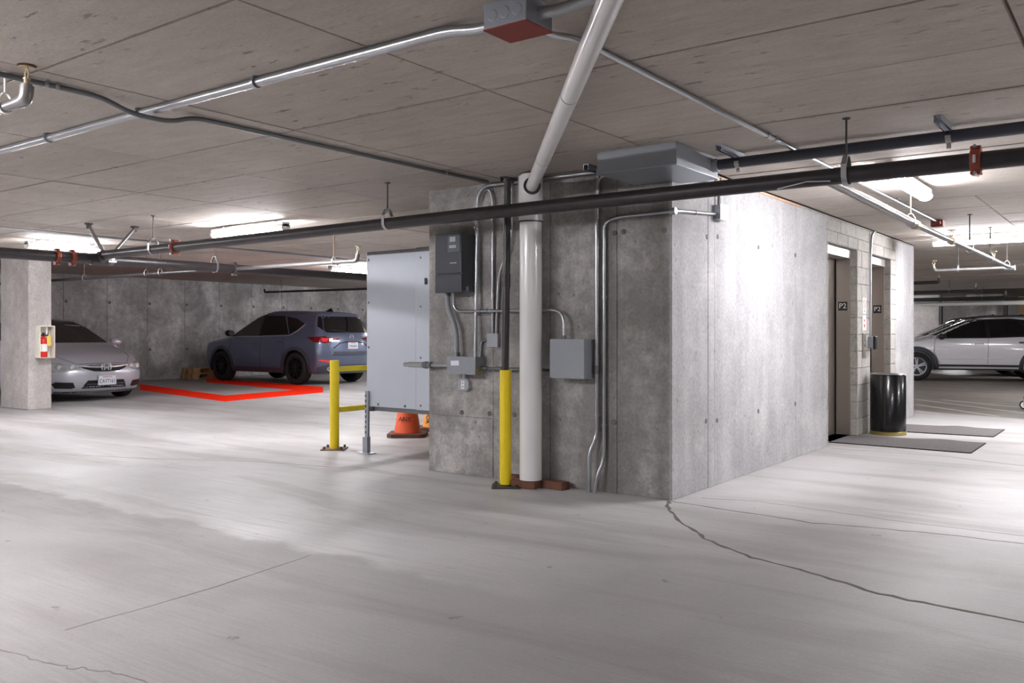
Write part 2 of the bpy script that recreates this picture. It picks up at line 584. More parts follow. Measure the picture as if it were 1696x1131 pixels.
def strip(name, pts, w, mat, parent, z=0.0012, jag=0.3, sub=5, jit=0.012):
    rnd = random.Random(len(pts) * 13 + int(w * 1e4))
    P = []
    for i in range(len(pts) - 1):
        a, b = Vector(pts[i]), Vector(pts[i + 1])
        for k in range(sub):
            p = a.lerp(b, k / sub)
            if (i or k):
                p = p + Vector((rnd.uniform(-jit, jit), rnd.uniform(-jit, jit)))
            P.append(p)
    P.append(Vector(pts[-1]))
    vs_, fs = [], []
    for i, p in enumerate(P):
        d = (P[min(i + 1, len(P) - 1)] - P[max(i - 1, 0)]).normalized()
        n = Vector((-d.y, d.x))
        ww = w * (1 + rnd.uniform(-jag, jag)) / 2
        for q in (p + n * ww, p - n * ww):
            vs_.append((q.x, q.y, z))
            vs_.append((q.x, q.y, z - 0.01))
    for i in range(len(P) - 1):
        a, b = i * 4, i * 4 + 4
        fs += [(a, b, b + 2, a + 2), (a, a + 1, b + 1, b), (a + 2, b + 2, b + 3, a + 3)]
    fs += [(0, 2, 3, 1), (len(P) * 4 - 4, len(P) * 4 - 3, len(P) * 4 - 1, len(P) * 4 - 2)]
    return MB().add(vs_, fs).build(name, mat, parent)


strip('crack', [(-2.70, 5.50), (-2.623, 5.335), (-2.442, 5.051), (-2.188, 4.767), (-1.931, 4.519), (-1.671, 4.375), (-1.339, 4.253), (-1.039, 4.118), (-0.753, 4.058), (-0.2, 4.02), (1.0, 3.9)], 0.02, 'crack', floor, jag=0.45)
strip('crack', [(-2.69, 5.50), (-2.427, 5.46), (-2.012, 5.424), (-1.674, 5.377), (-1.344, 5.465), (-0.992, 5.519), (-0.578, 5.538), (0.5, 5.56)], 0.008, 'crack', floor, jag=0.5)
strip('crack', [(-2.564, 5.74), (-2.195, 5.858), (-1.809, 5.809), (-1.327, 5.759), (-0.599, 5.745), (0.5, 5.7)], 0.005, 'crack_thin', floor, jag=0.5)
strip('crack', [(-3.75, 1.45), (-3.406, 1.475), (-3.182, 1.503), (-3.027, 1.532), (-2.937, 1.58), (-2.802, 1.613), (-2.6, 1.63), (-2.2, 1.5)], 0.006, 'crack_thin', floor, jag=0.5)
strip('crack', [(-3.424, 1.716), (-3.452, 2.426), (-3.546, 3.05)], 0.005, 'crack_thin', floor, jag=0.6, jit=0.006)
strip('crack', [(-2.62, 8.967), (-2.251, 8.981), (-1.613, 9.032), (-0.914, 8.76), (0, 8.7)], 0.007, 'crack_thin', floor, jag=0.5)
strip('crack', [(-8.6, 4.1), (-7.5, 4.5), (-6.6, 4.95), (-5.6, 5.2)], 0.006, 'crack_thin', floor, jag=0.5)

# painted bay lines of the slanted stalls
for a, b in (((-3.365, 16.476), (-1.3, 14.33)), ((-3.124, 15.294), (-1.735, 13.775)), ((-2.881, 14.104), (-2.49, 13.725)), ((-2.964, 16.6), (-1.2, 15.3))):
    strip('bay_line', [a, b], 0.055, 'stripe', floor, jag=0.15, sub=6, jit=0.004)

# red outline: a drawn-on overlay, not floor paint, around the empty stall
def flat(name, poly, mat, parent, z=0.002):
    return MB().prism(poly, z - 0.01, z).build(name, mat, parent)


stall = thing('stall_outline', 'added bright red overlay outline of the empty parking stall beside the blue-grey car', 'overlay marking', (-15, 11, 0))
flat('overlay_line', [(-18.476, 10.946), (-16.531, 9.794), (-12.628, 9.005), (-13.824, 9.884)], 'red_overlay', stall, 0.002)
flat('overlay_line', [(-13.824, 9.884), (-12.628, 9.005), (-13.002, 11.501), (-14.05, 11.75)], 'red_overlay', stall, 0.003)
flat('overlay_line', [(-19.72, 13.50), (-17.897, 12.268), (-13.002, 11.501), (-14.302, 12.651)], 'red_overlay', stall, 0.004)

# ceiling: slab with the boards' imprint as raised panels
ceiling = MB().box(-13.0, 9, -7.2, 40, CE + 0.012, CE + 0.3).build('ceiling', 'ceiling_joint')
struct(ceiling)
ceil_hi = struct(MB().box(-20.2, -13.0, -7.2, 40, CH, CH + 0.3).build('ceiling', 'ceiling'))


def panel_obj(name, mesh_cache, sx, sy, cx, cy, z):
    key = (round(sx, 3), round(sy, 3))
    if key not in mesh_cache:
        me = bpy.data.meshes.new(name)
        h = 0.014
        a, b = sx / 2, sy / 2
        e = 0.004
        v = [(-a, -b, h), (a, -b, h), (a, b, h), (-a, b, h), (-a + e, -b + e, 0), (a - e, -b + e, 0), (a - e, b - e, 0), (-a + e, b - e, 0)]
        me.from_pydata(v, [], [(0, 1, 2, 3), (7, 6, 5, 4), (0, 4, 5, 1), (1, 5, 6, 2), (2, 6, 7, 3), (3, 7, 4, 0)])
        me.materials.append(M['ceiling'])
        mesh_cache[key] = me
    o = bpy.data.objects.new(name, mesh_cache[key])
    COL.objects.link(o)
    o.parent = ceiling
    o.location = (cx, cy, z)
    return o


cache = {}
GX = [-2.646 - 1.4475 * k for k in range(8)][::-1]
GX[0] = -13.0
rows = [1.199 - 0.7345 + 0.7345 * k for k in range(18)]
rp = random.Random(3)


def lay(x0, x1, y0, y1):
    if x0 > -4.95 and x1 < -2.6 and y0 > 5.4 and y1 < 13.0:
        return
    g = 0.009
    panel_obj('form_panel', cache, x1 - x0 - g, y1 - y0 - g, (x0 + x1) / 2, (y0 + y1) / 2, CE + rp.uniform(-0.003, 0.002))


for j in range(len(rows) - 1):
    for i in range(len(GX) - 1):
        lay(GX[i], GX[i + 1], rows[j], rows[j + 1])
    cols = (-2.646, -0.435, 1.4) if rows[j] < 8.4 else (-2.646, -1.26, 0.3)
    for i in range(2):
        lay(cols[i], cols[i + 1], rows[j], rows[j + 1])
rows2 = [rows[-1] + 0.7345 * k for k in range(20)]
for j in range(19):
    for cols in ((-7.0, -4.09), (-4.09, -1.2), (-1.2, 1.7)):
        lay(cols[0], cols[1], rows2[j], rows2[j + 1])
# the rest of the slab beyond the photographed bays
MB().box(-13.0, 9, -7.2, rows[0], CE, CE + 0.02).build('slab_soffit', 'ceiling', ceiling)
MB().box(1.7, 9, rows[0], 40, CE, CE + 0.02).build('slab_soffit', 'ceiling', ceiling)
MB().box(-13, -7.0, rows[-1], 40, CE, CE + 0.02).build('slab_soffit', 'ceiling', ceiling)

# lift core -------------------------------------------------------
wall_front = struct(MB().box(XL + 0.006, XS - 0.006, Y0 + 0.006, Y0 + 0.25, 0, CE + 0.012).build('wall_front', 'mortar'))
edges = [XL, -4.249, -3.70, -3.123, XS]
for i in range(4):
    cuts = [0, 0.475, CE + 0.01] if i < 1 else [0, CE + 0.01]
    for k in range(len(cuts) - 1):
        pr_ = random.Random(i * 7 + k).uniform(0, 0.004)
        x1 = edges[i + 1] - (0.002 if i < 3 else 0)
        MB().box(edges[i] + 0.002 if i else XL, x1, Y0 - pr_, Y0 + 0.02, cuts[k] + 0.001, cuts[k + 1] - 0.001).build('cast_panel', 'wall_front', wall_front, bevel=0.003)
for x, z in ((-4.573, 0.507), (-4.285, 0.513), (-4.04, 0.517), (-3.148, 0.514), (-3.143, 1.88), (-3.069, 1.884), (-2.75, 1.874)):
    MB().lathe([(0, -0.007), (0.016, -0.007), (0.02, -0.004), (0.02, 0.01)], (x, Y0, z), 14, 'y').build('tie_plug', 'plug', wall_front, smooth=40)

wall_side = struct(MB().box(XS - 0.25, XS - 0.006, Y0 + 0.006, 9.07, 0, CE + 0.012).box(XS - 0.25, XS - 0.006, 12.0, 13.07, 0, CE + 0.012)
                   .box(XS - 0.2, XS - 0.008, 9.07, 12.0, 2.09, CE + 0.012).box(XS - 0.2, XS - 0.008, 10.223, 10.76, 0, 2.09)
                   .box(XS - 0.2, XS - 0.008, 11.757, 12.0, 0, 2.09).box(XS - 0.2, XS - 0.008, 9.07, 9.12, 0, 2.09).build('wall_side', 'mortar'))
se = [Y0, 6.129, 6.251, 7.195, 8.121, 9.07]
for i in range(5):
    MB().box(XS - 0.02, XS + (0.004 if i == 1 else random.Random(i).uniform(0, 0.003)), se[i] + (0.0015 if i else -0.002), se[i + 1] - 0.0015, 0.001, CE + 0.01).build('cast_panel', 'wall_side', wall_side, bevel=0.003)
MB().box(XS - 0.02, XS, 12.002, 13.07, 0.001, CE + 0.01).build('cast_panel', 'wall_side', wall_side, bevel=0.003)
for y, z in ((6.096, 0.504), (6.297, 0.492), (6.107, 1.875), (6.308, 1.893), (7.16, 0.5), (7.16, 1.88), (8.1, 0.5), (8.1, 1.88)):
    MB().lathe([(0, 0.007), (0.016, 0.007), (0.02, 0.004), (0.02, -0.01)], (XS, y, z), 14, 'x').build('tie_plug', 'plug', wall_side, smooth=40)
strip_c = MB().box(XS - 0.01, XS + 0.012, 6.3, 8.25, CE - 0.018, CE + 0.005).build('ceiling_sealant', 'caulk', wall_side, bevel=0.006)
MB().box(XS - 0.01, XS + 0.009, 8.25, 13.0, CE - 0.013, CE + 0.005).build('ceiling_sealant', 'cmu', wall_side, bevel=0.004)


def blocks(y0, y1, z0, z1, full, start, gap=0.009):
    y = y0
    w = start
    while y < y1 - 0.012:
        e = min(y + w, y1)
        if y1 - e < 0.03:
            e = y1
        MB().box(XS - 0.19, XS + random.uniform(-0.001, 0.002), y + gap / 2, e - gap / 2, z0 + gap / 2, z1 - gap / 2).build('block', 'cmu', wall_side, bevel=0.004)
        y = e
        w = full


for k in range(11):
    z0 = 0.19 * k
    odd = k % 2
    blocks(9.07, 9.13, z0, z0 + 0.19, 0.39, 0.39)
    blocks(10.215, 10.767, z0, z0 + 0.19, 0.37, 0.37 if odd else 0.182)
    blocks(11.749, 12.0, z0, z0 + 0.19, 0.39, 0.39)
blocks(9.07, 12.0, 2.09, 2.215, 0.39, 0.39)
blocks(9.07, 12.0, 2.215, CE, 0.58, 0.5)
struct(MB().box(XL, XL + 0.25, Y0 + 0.25, 13.07, 0, CE + 0.01).build('wall_left', 'wall_plain'))
struct(MB().box(XL + 0.25, XS - 0.25, 12.85, 13.07, 0, CE + 0.01).build('wall_rear', 'wall_plain'))
struct(MB().box(-4.2, -4.1, 8.9, 12.3, 0, CE).build('wall_shaft', 'black'))


def lift(name, ya, yb, label, py):
    d = bpy.data.objects.new(name, None)
    COL.objects.link(d)
    d.location = (XS, ya, 0)
    OFF[d.name] = Vector((XS, ya, 0))
    struct(d, label, 'elevator')
    mid = ya + (yb - ya) * 0.5
    MB().box(-2.955, -2.925, ya, mid - 0.003, 0.012, 2.02).build('door_panel', 'steel', d, bevel=0.003)
    MB().box(-2.965, -2.935, mid + 0.0, yb, 0.012, 2.02).build('door_panel', 'steel', d, bevel=0.003)
    MB().box(-2.92, -2.765, yb - 0.014, yb - 0.002, 0, 2.08).build('jamb', 'steel', d, bevel=0.002)
    MB().box(-2.93, -2.765, ya + 0.002, ya + 0.014, 0, 2.08).build('jamb', 'steel', d, bevel=0.002)
    MB().box(-2.93, -2.755, ya + 0.002, yb - 0.002, 1.995, 2.085).build('header', 'steel_lite', d, bevel=0.002)
    MB().box(-3.0, -2.76, ya, yb, -0.01, 0.01).build('sill', 'steel', d, bevel=0.002)
    # floor plate on the far jamb
    s = MB().box(-2.895, -2.795, yb - 0.019, yb - 0.014, py - 0.05, py + 0.05).build('floor_plate', 'black', d, bevel=0.001)
    text('plate_text', 'P2', 0.082, 'ink_white', (-2.845, yb - 0.0195, py), (1, 0, 0), (0, 0, 1), s)
    MB().box(-3.02, -3.0, ya - 0.05, yb + 0.05, 0, 2.1).build('shaft_back', 'black', d)
    return d


lift('door_1', 9.13, 10.215, 'stainless elevator entrance nearer the camera, with P2 plate', 1.461)
lift('door_2', 10.767, 11.749, 'stainless elevator entrance behind the black bin, with P2 plate', 1.46)

# far wall behind the stalls: cast in bays about a metre wide
wall_back = struct(MB().box(XB - 0.3, XB - 0.008, -7.2, 40, 0, CH + 0.05).build('wall_back', 'mortar'))
yb_ = [-7.2, 2.0] + [2.75 + 1.019 * k for k in range(0, 18)] + [40]
for i in range(len(yb_) - 1):
    MB().box(XB - 0.02, XB + random.Random(i).uniform(0, 0.006), yb_[i] + 0.006, yb_[i + 1] - 0.006, 0.0, CH).build('cast_panel', 'wall_back', wall_back, bevel=0.004)
    if 6 < yb_[i] < 21:
        for z in (0.75, 1.87):
            MB().lathe([(0, 0.009), (0.03, 0.009), (0.035, 0.006), (0.035, -0.01)], (XB, yb_[i] + 0.06, z), 10, 'x').build('tie_plug', 'plug', wall_back, smooth=40)
# enclosure of the garage outside the photograph
struct(MB().box(-20.2, 9.2, -7.4, -7.2, 0, 2.8).build('wall_south', 'wall_plain'))
struct(MB().box(9.0, 9.3, -7.4, 40, 0, 2.8).build('wall_right', 'wall_plain'))
struct(MB().box(-20.2, 9.2, 40, 40.3, 0, 2.8).build('wall_north', 'wall_plain'))

# columns
col1 = tag(MB().box(-14.49, -13.58, 6.26, 6.60, 0, CH + 0.01).build('column', 'column', bevel=0.012),
           'square concrete column carrying the fire extinguisher box, left edge', 'column')


def far_column(x, y, w, d, label, mat='column'):
    return tag(MB().box(x - w / 2, x + w / 2, y - d / 2, y + d / 2, 0, CE + 0.004).build('column', mat, bevel=0.012), label, 'column', None)


# ================================================================== LAMPS
def lamp(cx, cy, along, label, length=1.25, z=CE, group='ceiling strip lamps'):
    t = thing('strip_lamp', label, 'lamp', (cx, cy, z), group)
    h = length / 2
    lens = [(0.052 * math.cos(a), -0.088 + 0.036 * math.sin(a)) for a in [2 * math.pi * i / 20 for i in range(20)]]
    body = [(-0.044, -0.03), (0.044, -0.03), (0.05, -0.075), (-0.05, -0.075)]
    ax = 'x' if along == 'x' else 'y'
    def put(poly, a, b):
        m = MB()
        if ax == 'x':
            m.prism([(cy + p, z + q) for p, q in poly], cx + a, cx + b, 'x')
        else:
            m.prism([(cx + p, z + q) for p, q in poly], cy + a, cy + b, 'y')
        return m
    put(body, -h, h).build('housing', 'lamp_housing', t)
    put(lens, -h + 0.02, h - 0.02).build('diffuser', 'diffuser', t, smooth=50)
    cap = [(p * 1.06, (q + 0.088) * 1.06 - 0.088) for p, q in lens]
    put(cap, -h, -h + 0.02).build('end_cap', 'lamp_housing', t)
    put(cap, h - 0.02, h).build('end_cap', 'lamp_housing', t)
    for k in (-h * 0.7, h * 0.7):
        put([(-0.04, 0.0), (0.04, 0.0), (0.04, -0.004), (0.012, -0.008), (0.012, -0.032), (-0.012, -0.032), (-0.012, -0.008), (-0.04, -0.004)], k - 0.02, k + 0.02).build('mounting_clip', 'emt', t)
    return t


lamp(-11.5, 5.77, 'y', 'lit ceiling strip lamp in front of the concrete column, far left', 1.0)
lamp(-7.98, 6.0, 'x', 'lit ceiling strip lamp above the black main pipe, left of the core')
lamp(-11.5, 10.95, 'y', 'lit ceiling strip lamp partly hidden by the galvanised cabinet')
lamp(-1.5, 7.1, 'y', 'lit ceiling strip lamp near the lift lobby, just below the black main pipe')
lamp(-1.55, 11.85, 'x', 'long lit ceiling strip lamp beyond the lift doors, right edge', 1.35)
lamp(-0.17, 11.85, 'x', 'second strip lamp in line beyond the lift doors', 1.35)
for x, y, a, lab, zz in ((-11.5, 0.3, 'y', 'left of the picture', CE), (-11.6, 2.9, 'y', 'added unseen left of the picture to brighten the stalls, before the column', CE), (-4.5, 0.5, 'x', 'left of the camera, first of two in line', CE), (-5.8, 0.5, 'x', 'left of the camera, second of two in line, added for stronger light', CE),  # the before-column and second in-line lamps are added out of view for brightness
                         (-7.5, -4.0, 'x', 'far behind the camera on the left', CE),
                         (3.5, -2.5, 'y', 'added as fill behind the camera on the right', CE),  # added fill lamp, out of view, to brighten ceiling and front wall
                         (1.8, 5.6, 'y', 'added right of the picture to light the core side wall', CE), (3.8, 10.2, 'y', 'right of the picture by the lobby', CE), (-11.6, 14.2, 'y', 'added out of sight behind the core to light the stalls', CE), (-14.8, 17.6, 'y', 'added unseen over the stalls behind the core to lift the back wall', CH),  # first and last two added out of view to light side wall and stalls
                         (-15.5, 2.6, 'y', 'added over the stalls left of the picture for more light', CH), (-11.5, 19.5, 'y', 'behind the core, far left', CE), (-5.95, 36.0, 'x', 'between the two far columns', CE),  # first one added out of sight to brighten the stalls and back wall
                         (-0.92, 18.3, 'x', 'added out of view over the lane to light the white cars', CE), (-7.4, 20.0, 'x', 'added hidden behind the core to brighten the far right', CE), (-7.2, 28.0, 'x', 'added hidden behind the core end to light the far columns', CE),  # three unseen lamps added to lift the dark far-right bay
                         (-1.0, 26.5, 'x', 'added out of view right of the white cars to light the far bay', CE), (3.8, 14.5, 'y', 'right of the far lane', CE)):  # first lamp here is another unseen addition for the far-right bay
    lamp(x, y, a, 'ceiling strip lamp ' + lab, z=zz)


# ================================================================== PIPES AND CONDUITS
def ring_h(t, x, y, zc, r, ztop, axis='x', mat='emt', rodmat='base_steel', w=0.02):
    """clevis hanger: band round the pipe plus threaded rod up to the slab"""
    m = MB()
    pts = []
    for i in range(17):
        a = math.pi * (-0.25) + (1.5 * math.pi) * i / 16 + math.pi
        c, s_ = math.cos(a + math.pi * 0.0), math.sin(a)
        pts.append((c * r, s_ * r))
    # U under the pipe, straight sides above it
    prof = [(-r, r * 1.1)] + [(-r * math.cos(a), -r * math.sin(a)) for a in [math.pi * i / 12 for i in range(13)]] + [(r, r * 1.1), (r * 0.35, r * 2.1), (-r * 0.35, r * 2.1), (-r, r * 1.1)]
    th = 0.004
    for i in range(len(prof) - 1):
        (a0, b0), (a1, b1) = prof[i], prof[i + 1]
        if axis == 'x':
            m.bar((x, y + a0, zc + b0), (x, y + a1, zc + b1), w, th, up=(0, -(b1 - b0), (a1 - a0)) if abs(a1 - a0) + abs(b1 - b0) > 0 else (0, 0, 1))
        else:
            m.bar((x + a0, y, zc + b0), (x + a1, y, zc + b1), w, th, up=(-(b1 - b0), 0, (a1 - a0)))
    h = m.build('hanger', mat, t)
    MB().cyl((x, y, zc + r * 2.0), (x, y, ztop), 0.006, 8).cyl((x, y, ztop - 0.008), (x, y, ztop), 0.022, 10).build('rod', rodmat, h, smooth=40)
    return h


def coupling(t, x, y, z, r, axis='x', mat='red_iron'):
    m = MB()
    w = 0.05
    prof = [(r * 0.98, -w / 2), (r * 1.28, -w / 2), (r * 1.34, -w / 4), (r * 1.34, w / 4), (r * 1.28, w / 2), (r * 0.98, w / 2)]
    m.lathe(prof, (x, y, z), 20, axis)
    if axis == 'x':
        m.box(x - w / 2, x + w / 2, y - 0.03, y + 0.03, z + r * 1.2, z + r * 1.55).box(x - w / 2, x + w / 2, y - 0.03, y + 0.03, z - r * 1.55, z - r * 1.2)
    else:
        m.box(x - 0.03, x + 0.03, y - w / 2, y + w / 2, z + r * 1.2, z + r * 1.55).box(x - 0.03, x + 0.03, y - w / 2, y + w / 2, z - r * 1.55, z - r * 1.2)
    c = m.build('coupling', mat, t, smooth=40, bevel=0.004)
    b = MB()
    if axis == 'x':
        b.cyl((x, y - 0.055, z + r * 1.45), (x, y + 0.055, z + r * 1.45), 0.008, 8).cyl((x, y - 0.055, z - r * 1.45), (x, y + 0.055, z - r * 1.45), 0.008, 8)
        b.cyl((x, y - r * 1.36, z - 0.02), (x, y - r * 1.36, z + 0.02), 0.008, 8)
    else:
        b.cyl((x - 0.055, y, z + r * 1.45), (x + 0.055, y, z + r * 1.45), 0.008, 8).cyl((x - 0.055, y, z - r * 1.45), (x + 0.055, y, z - r * 1.45), 0.008, 8)
    b.build('bolt', 'emt', c, smooth=40)
    return c


def sprinkler(t, x, y, z, up=True, mat='bronze'):
    """sprinkler head: threaded neck, frame arms, deflector"""
    s = 1 if up else -1
    h = MB().cyl((x, y, z), (x, y, z + s * 0.028), 0.013, 10).cyl((x, y, z + s * 0.028), (x, y, z + s * 0.034), 0.017, 8)
    for q in (-1, 1):
        h.tube([(x + q * 0.008, y, z + s * 0.03), (x + q * 0.017, y, z + s * 0.055), (x, y, z + s * 0.082)], 0.004, 6)
    hd = h.build('sprinkler_head', mat, t, smooth=40)
    MB().lathe([(0.0, s * 0.082), (0.034, s * 0.084), (0.036, s * 0.078), (0.0, s * 0.079)], (x, y, z), 16).build('deflector', mat, hd, smooth=30)
    return hd


PM = 2.032
pipe = thing('main_pipe', 'thick black steel sprinkler main crossing the whole picture before the core', 'pipe', (-4, 5.02, PM))
RP = 0.047
MB().cyl((-9.27, 5.02, PM - 0.03), (-4.0, 5.02, PM), RP, 24).cyl((-4.0, 5.02, PM), (3.0, 5.02, PM + 0.012), RP, 24).build('pipe_run', 'pipe_black', pipe, smooth=40)
for x in (-1.381, -4.919, -8.233):
    ring_h(pipe, x, 5.02, PM - (0.022 if x < -8 else 0), RP * 1.12, CE, 'x', 'emt', 'base_steel', 0.03)
coupling(pipe, -0.736, 5.02, PM + 0.01, RP)
coupling(pipe, -7.845, 5.02, PM - 0.022, RP)
MB().tube([(-1.75, 4.96, PM - 0.045), (-1.58, 4.955, PM - 0.02), (-1.45, 4.955, PM - 0.03)], 0.004, 6).build('tie_wire', 'emt', pipe)

pipe2 = thing('cross_main', 'black steel cross main with red couplings running past the column', 'pipe', (-9.27, 5, 1.97))
MB().cyl((-9.27, 1.5, 1.955), (-9.27, 16.0, 1.965), 0.055, 24).build('pipe_run', 'pipe_black', pipe2, smooth=40)
MB().cyl((-9.27, 4.92, 1.96), (-9.27, 5.12, 1.96), 0.066, 20).cyl((-9.27, 5.02, 1.965), (-9.16, 5.02, 2.0), 0.06, 18).build('tee', 'pipe_black', pipe2, smooth=40)
coupling(pipe2, -9.27, 4.56, 1.957, 0.055, 'y')
coupling(pipe2, -9.27, 4.72, 1.957, 0.055, 'y')
coupling(pipe2, -9.27, 6.75, 1.958, 0.055, 'y', 'base_steel')
for y in (6.47, 3.2, 10.5):
    ring_h(pipe2, -9.27, y, 1.96, 0.062, CE, 'y', 'emt', 'rust', 0.025)
# sway braces
br = thing('sway_brace', 'pair of slanted sway braces holding the cross main, left', 'brace', (-9.27, 5.1, 2.0))
for a, b in (((-9.39, 4.963, CE - 0.03), (-9.23, 5.05, 2.02)), ((-9.245, 5.41, CE - 0.03), (-9.22, 5.11, 1.99))):
    MB().cyl(a, b, 0.02, 12).build('brace_tube', 'pipe_steel', br, smooth=40)
    e = Vector(a)
    MB().cyl((e.x, e.y, CE), (e.x, e.y, CE - 0.014), 0.045, 12).box(e.x - 0.02, e.x + 0.02, e.y - 0.02, e.y + 0.02, CE - 0.06, CE - 0.01).build('brace_foot', 'base_steel', br, bevel=0.004)
MB().box(-9.335, -9.205, 5.09, 5.18, 1.93, 1.95).cyl((-9.34, 5.13, 1.96), (-9.2, 5.13, 1.96), 0.014, 8).lathe([(0.058, -0.03), (0.066, -0.03), (0.066, 0.03), (0.058, 0.03)], (-9.27, 5.13, 1.96), 18, 'y').build('brace_clamp', 'emt_dark', br)

# branch with a sprinkler at its end, left of the galvanised cabinet
bl = thing('branch_pipe', 'grey sprinkler branch ending in an upright head beside the galvanised cabinet', 'pipe', (-8, 6.75, 1.96))
MB().tube(fillet([(-9.22, 6.75, 1.958), (-7.08, 6.75, 1.952), (-7.063, 6.75, 2.03)], 0.04), 0.024, 12).build('pipe_run', 'pipe_steel', bl, smooth=40)
sprinkler(bl, -7.063, 6.75, 2.03)
ring_h(bl, -7.45, 6.75, 1.953, 0.03, CE, 'x', 'emt', 'rust', 0.018)
# the same line continues over the stalls
fl = thing('branch_pipe', 'dark sprinkler branch in front of the far wall, above the silver car', 'pipe', (-12, 6.75, 1.97))
MB().cyl((-9.32, 6.75, 1.962), (-16.5, 6.75, 1.985), 0.022, 12).build('pipe_run', 'pipe_black', fl, smooth=40)
for x in (-11.24, -10.9, -12.9):
    ring_h(fl, x, 6.75, 1.97, 0.029, CE, 'x', 'steel_lite', 'rust', 0.02)
fl2 = thing('branch_pipe', 'dark sprinkler branch with upturned end hanging above the blue-grey car', 'pipe', (-16, 14, 2.2))
MB().tube(fillet([(-18.5, 14.4, 2.29), (-18.5, 14.4, 2.205), (-12.5, 14.75, 2.19)], 0.05), 0.028, 12).build('pipe_run', 'pipe_black', fl2, smooth=40)
sprinkler(fl2, -18.5, 14.4, 2.28)
for x, yy in ((-17.9, 14.44), (-14.6, 14.63)):
    ring_h(fl2, x, yy, 2.195, 0.034, CH if x < -13 else CE, 'x', 'emt', 'rust', 0.02)
# far thin conduit over the left lamp
fc = tag(MB().tube([(-10.4, 1.6, CE - 0.02), (-10.4, 16.5, CE - 0.02)], 0.014, 10).build('conduit', 'emt', smooth=40), 'thin steel conduit on the ceiling between the two left strip lamps', 'conduit')

# right-hand branch line with heads
rb = thing('branch_pipe', 'bright steel sprinkler branch running from the main past the lift doors', 'pipe', (-1.5, 8, 2.0))
MB().cyl((-1.5, 5.02, 2.03), (-1.5, 7.4, 2.003), 0.03, 16).cyl((-1.5, 7.35, 2.002), (-1.5, 12.86, 2.0), 0.024, 16).build('pipe_run', 'pipe_steel', rb, smooth=40)
MB().tube(fillet([(-1.5, 12.86, 2.0), (-2.38, 12.88, 2.0), (-2.40, 12.88, 2.06)], 0.04), 0.02, 12).build('end_arm', 'pipe_steel', rb, smooth=40)
for y in (7.35, 8.85):
    MB().cyl((-1.5, y - 0.035, 2.0), (-1.5, y + 0.035, 2.0), 0.037, 14).build('fitting', 'bronze', rb, smooth=40)
for y in (8.85, 11.45):
    sprinkler(rb, -1.5, y, 2.02)
sprinkler(rb, -2.40, 12.88, 2.05)
for y in (7.19, 9.83, 11.2, 12.6):
    ring_h(rb, -1.5, y, 2.001, 0.032, CE, 'y', 'emt', 'base_steel', 0.016)
MB().cyl((-1.44, 12.86, 2.0), (-1.56, 12.86, 2.0), 0.036, 14).build('elbow', 'emt', rb, smooth=40)
ring_h(rb, -2.1, 12.87, 2.0, 0.027, CE, 'x', 'emt', 'base_steel', 0.016)

# left-hand sprinkler drop at the picture's edge
ls = thing('sprinkler_elbow', 'grey pipe elbow with upright sprinkler head at upper left edge', 'sprinkler', (-4.1, 1.86, 2.2))
MB().tube(fillet([(-5.6, 1.86, 2.185), (-4.06, 1.86, 2.20), (-4.055, 1.862, 2.27)], 0.055, 8), 0.024, 14).build('pipe_run', 'pipe_steel', ls, smooth=40)
MB().tube(fillet([(-4.13, 1.86, 2.199), (-4.06, 1.86, 2.2), (-4.055, 1.862, 2.262)], 0.05, 8), 0.03, 14).build('elbow', 'pipe_steel', ls, smooth=40)
sprinkler(ls, -4.055, 1.862, 2.262)
MB().lathe([(0.0, 0), (0.04, 0), (0.04, -0.004), (0, -0.006)], (-4.055, 1.862, CE), 16).build('escutcheon', 'rust', ls)
ring_h(ls, -4.26, 1.86, 2.198, 0.03, CE, 'x', 'white', 'white', 0.02)


def straps(o, pts, r, axis, mat='emt'):
    for p in pts:
        x, y, z = p
        m = MB()
        if axis == 'x':
            m.lathe([(r * 1.05, -0.008), (r * 1.35, -0.008), (r * 1.35, 0.008), (r * 1.05, 0.008)], (x, y, z), 12, 'x')
            m.box(x - 0.008, x + 0.008, y - 0.028, y + 0.028, CE - 0.004, CE + 0.001)
        elif axis == 'y':
            m.lathe([(r * 1.05, -0.008), (r * 1.35, -0.008), (r * 1.35, 0.008), (r * 1.05, 0.008)], (x, y, z), 12, 'y')
            m.box(x - 0.028, x + 0.028, y - 0.008, y + 0.008, CE - 0.004, CE + 0.001)
        else:
            m.lathe([(r * 1.05, -0.008), (r * 1.35, -0.008), (r * 1.35, 0.008), (r * 1.05, 0.008)], (x, y, z), 12, 'z')
        m.build('strap', mat, o, smooth=40)


def conduit(path, r, label, mat='emt', rad=0.09, cat='conduit', n=12, group=None):
    o = MB().tube(fillet(path, rad), r, n).build('conduit', mat, smooth=50)
    return tag(o, label, cat, group)


Z1 = CE - 0.026
c = conduit([(-9.0, 2.58, Z1), (-2.2, 2.585, Z1), (-2.06, 2.585, CE - 0.05), (-1.96, 2.585, CE - 0.05)], 0.022, 'large bright ceiling conduit leading left from the red-bottomed junction box', rad=0.12)
straps(c, [(-5.35, 2.58, Z1), (-4.36, 2.58, Z1), (-3.38, 2.58, Z1)], 0.022, 'x')
c = conduit([(-1.78, 2.585, CE - 0.05), (-1.68, 2.60, CE - 0.05), (-1.5, 2.61, Z1), (2.0, 2.62, Z1)], 0.022, 'bright ceiling conduit leaving the red-bottomed junction box towards the top edge', rad=0.1)
c = conduit([(-1.865, 2.66, CE - 0.055), (-1.865, 2.78, CE - 0.055), (-1.865, 2.95, CE - 0.018), (-1.86, 10.15, CE - 0.018)], 0.014, 'ceiling conduit from the junction box running back to a small red box', rad=0.1)
straps(c, [(-1.86, 5.1, CE - 0.018), (-1.86, 5.22, CE - 0.018), (-1.86, 8.3, CE - 0.018)], 0.014, 'y')
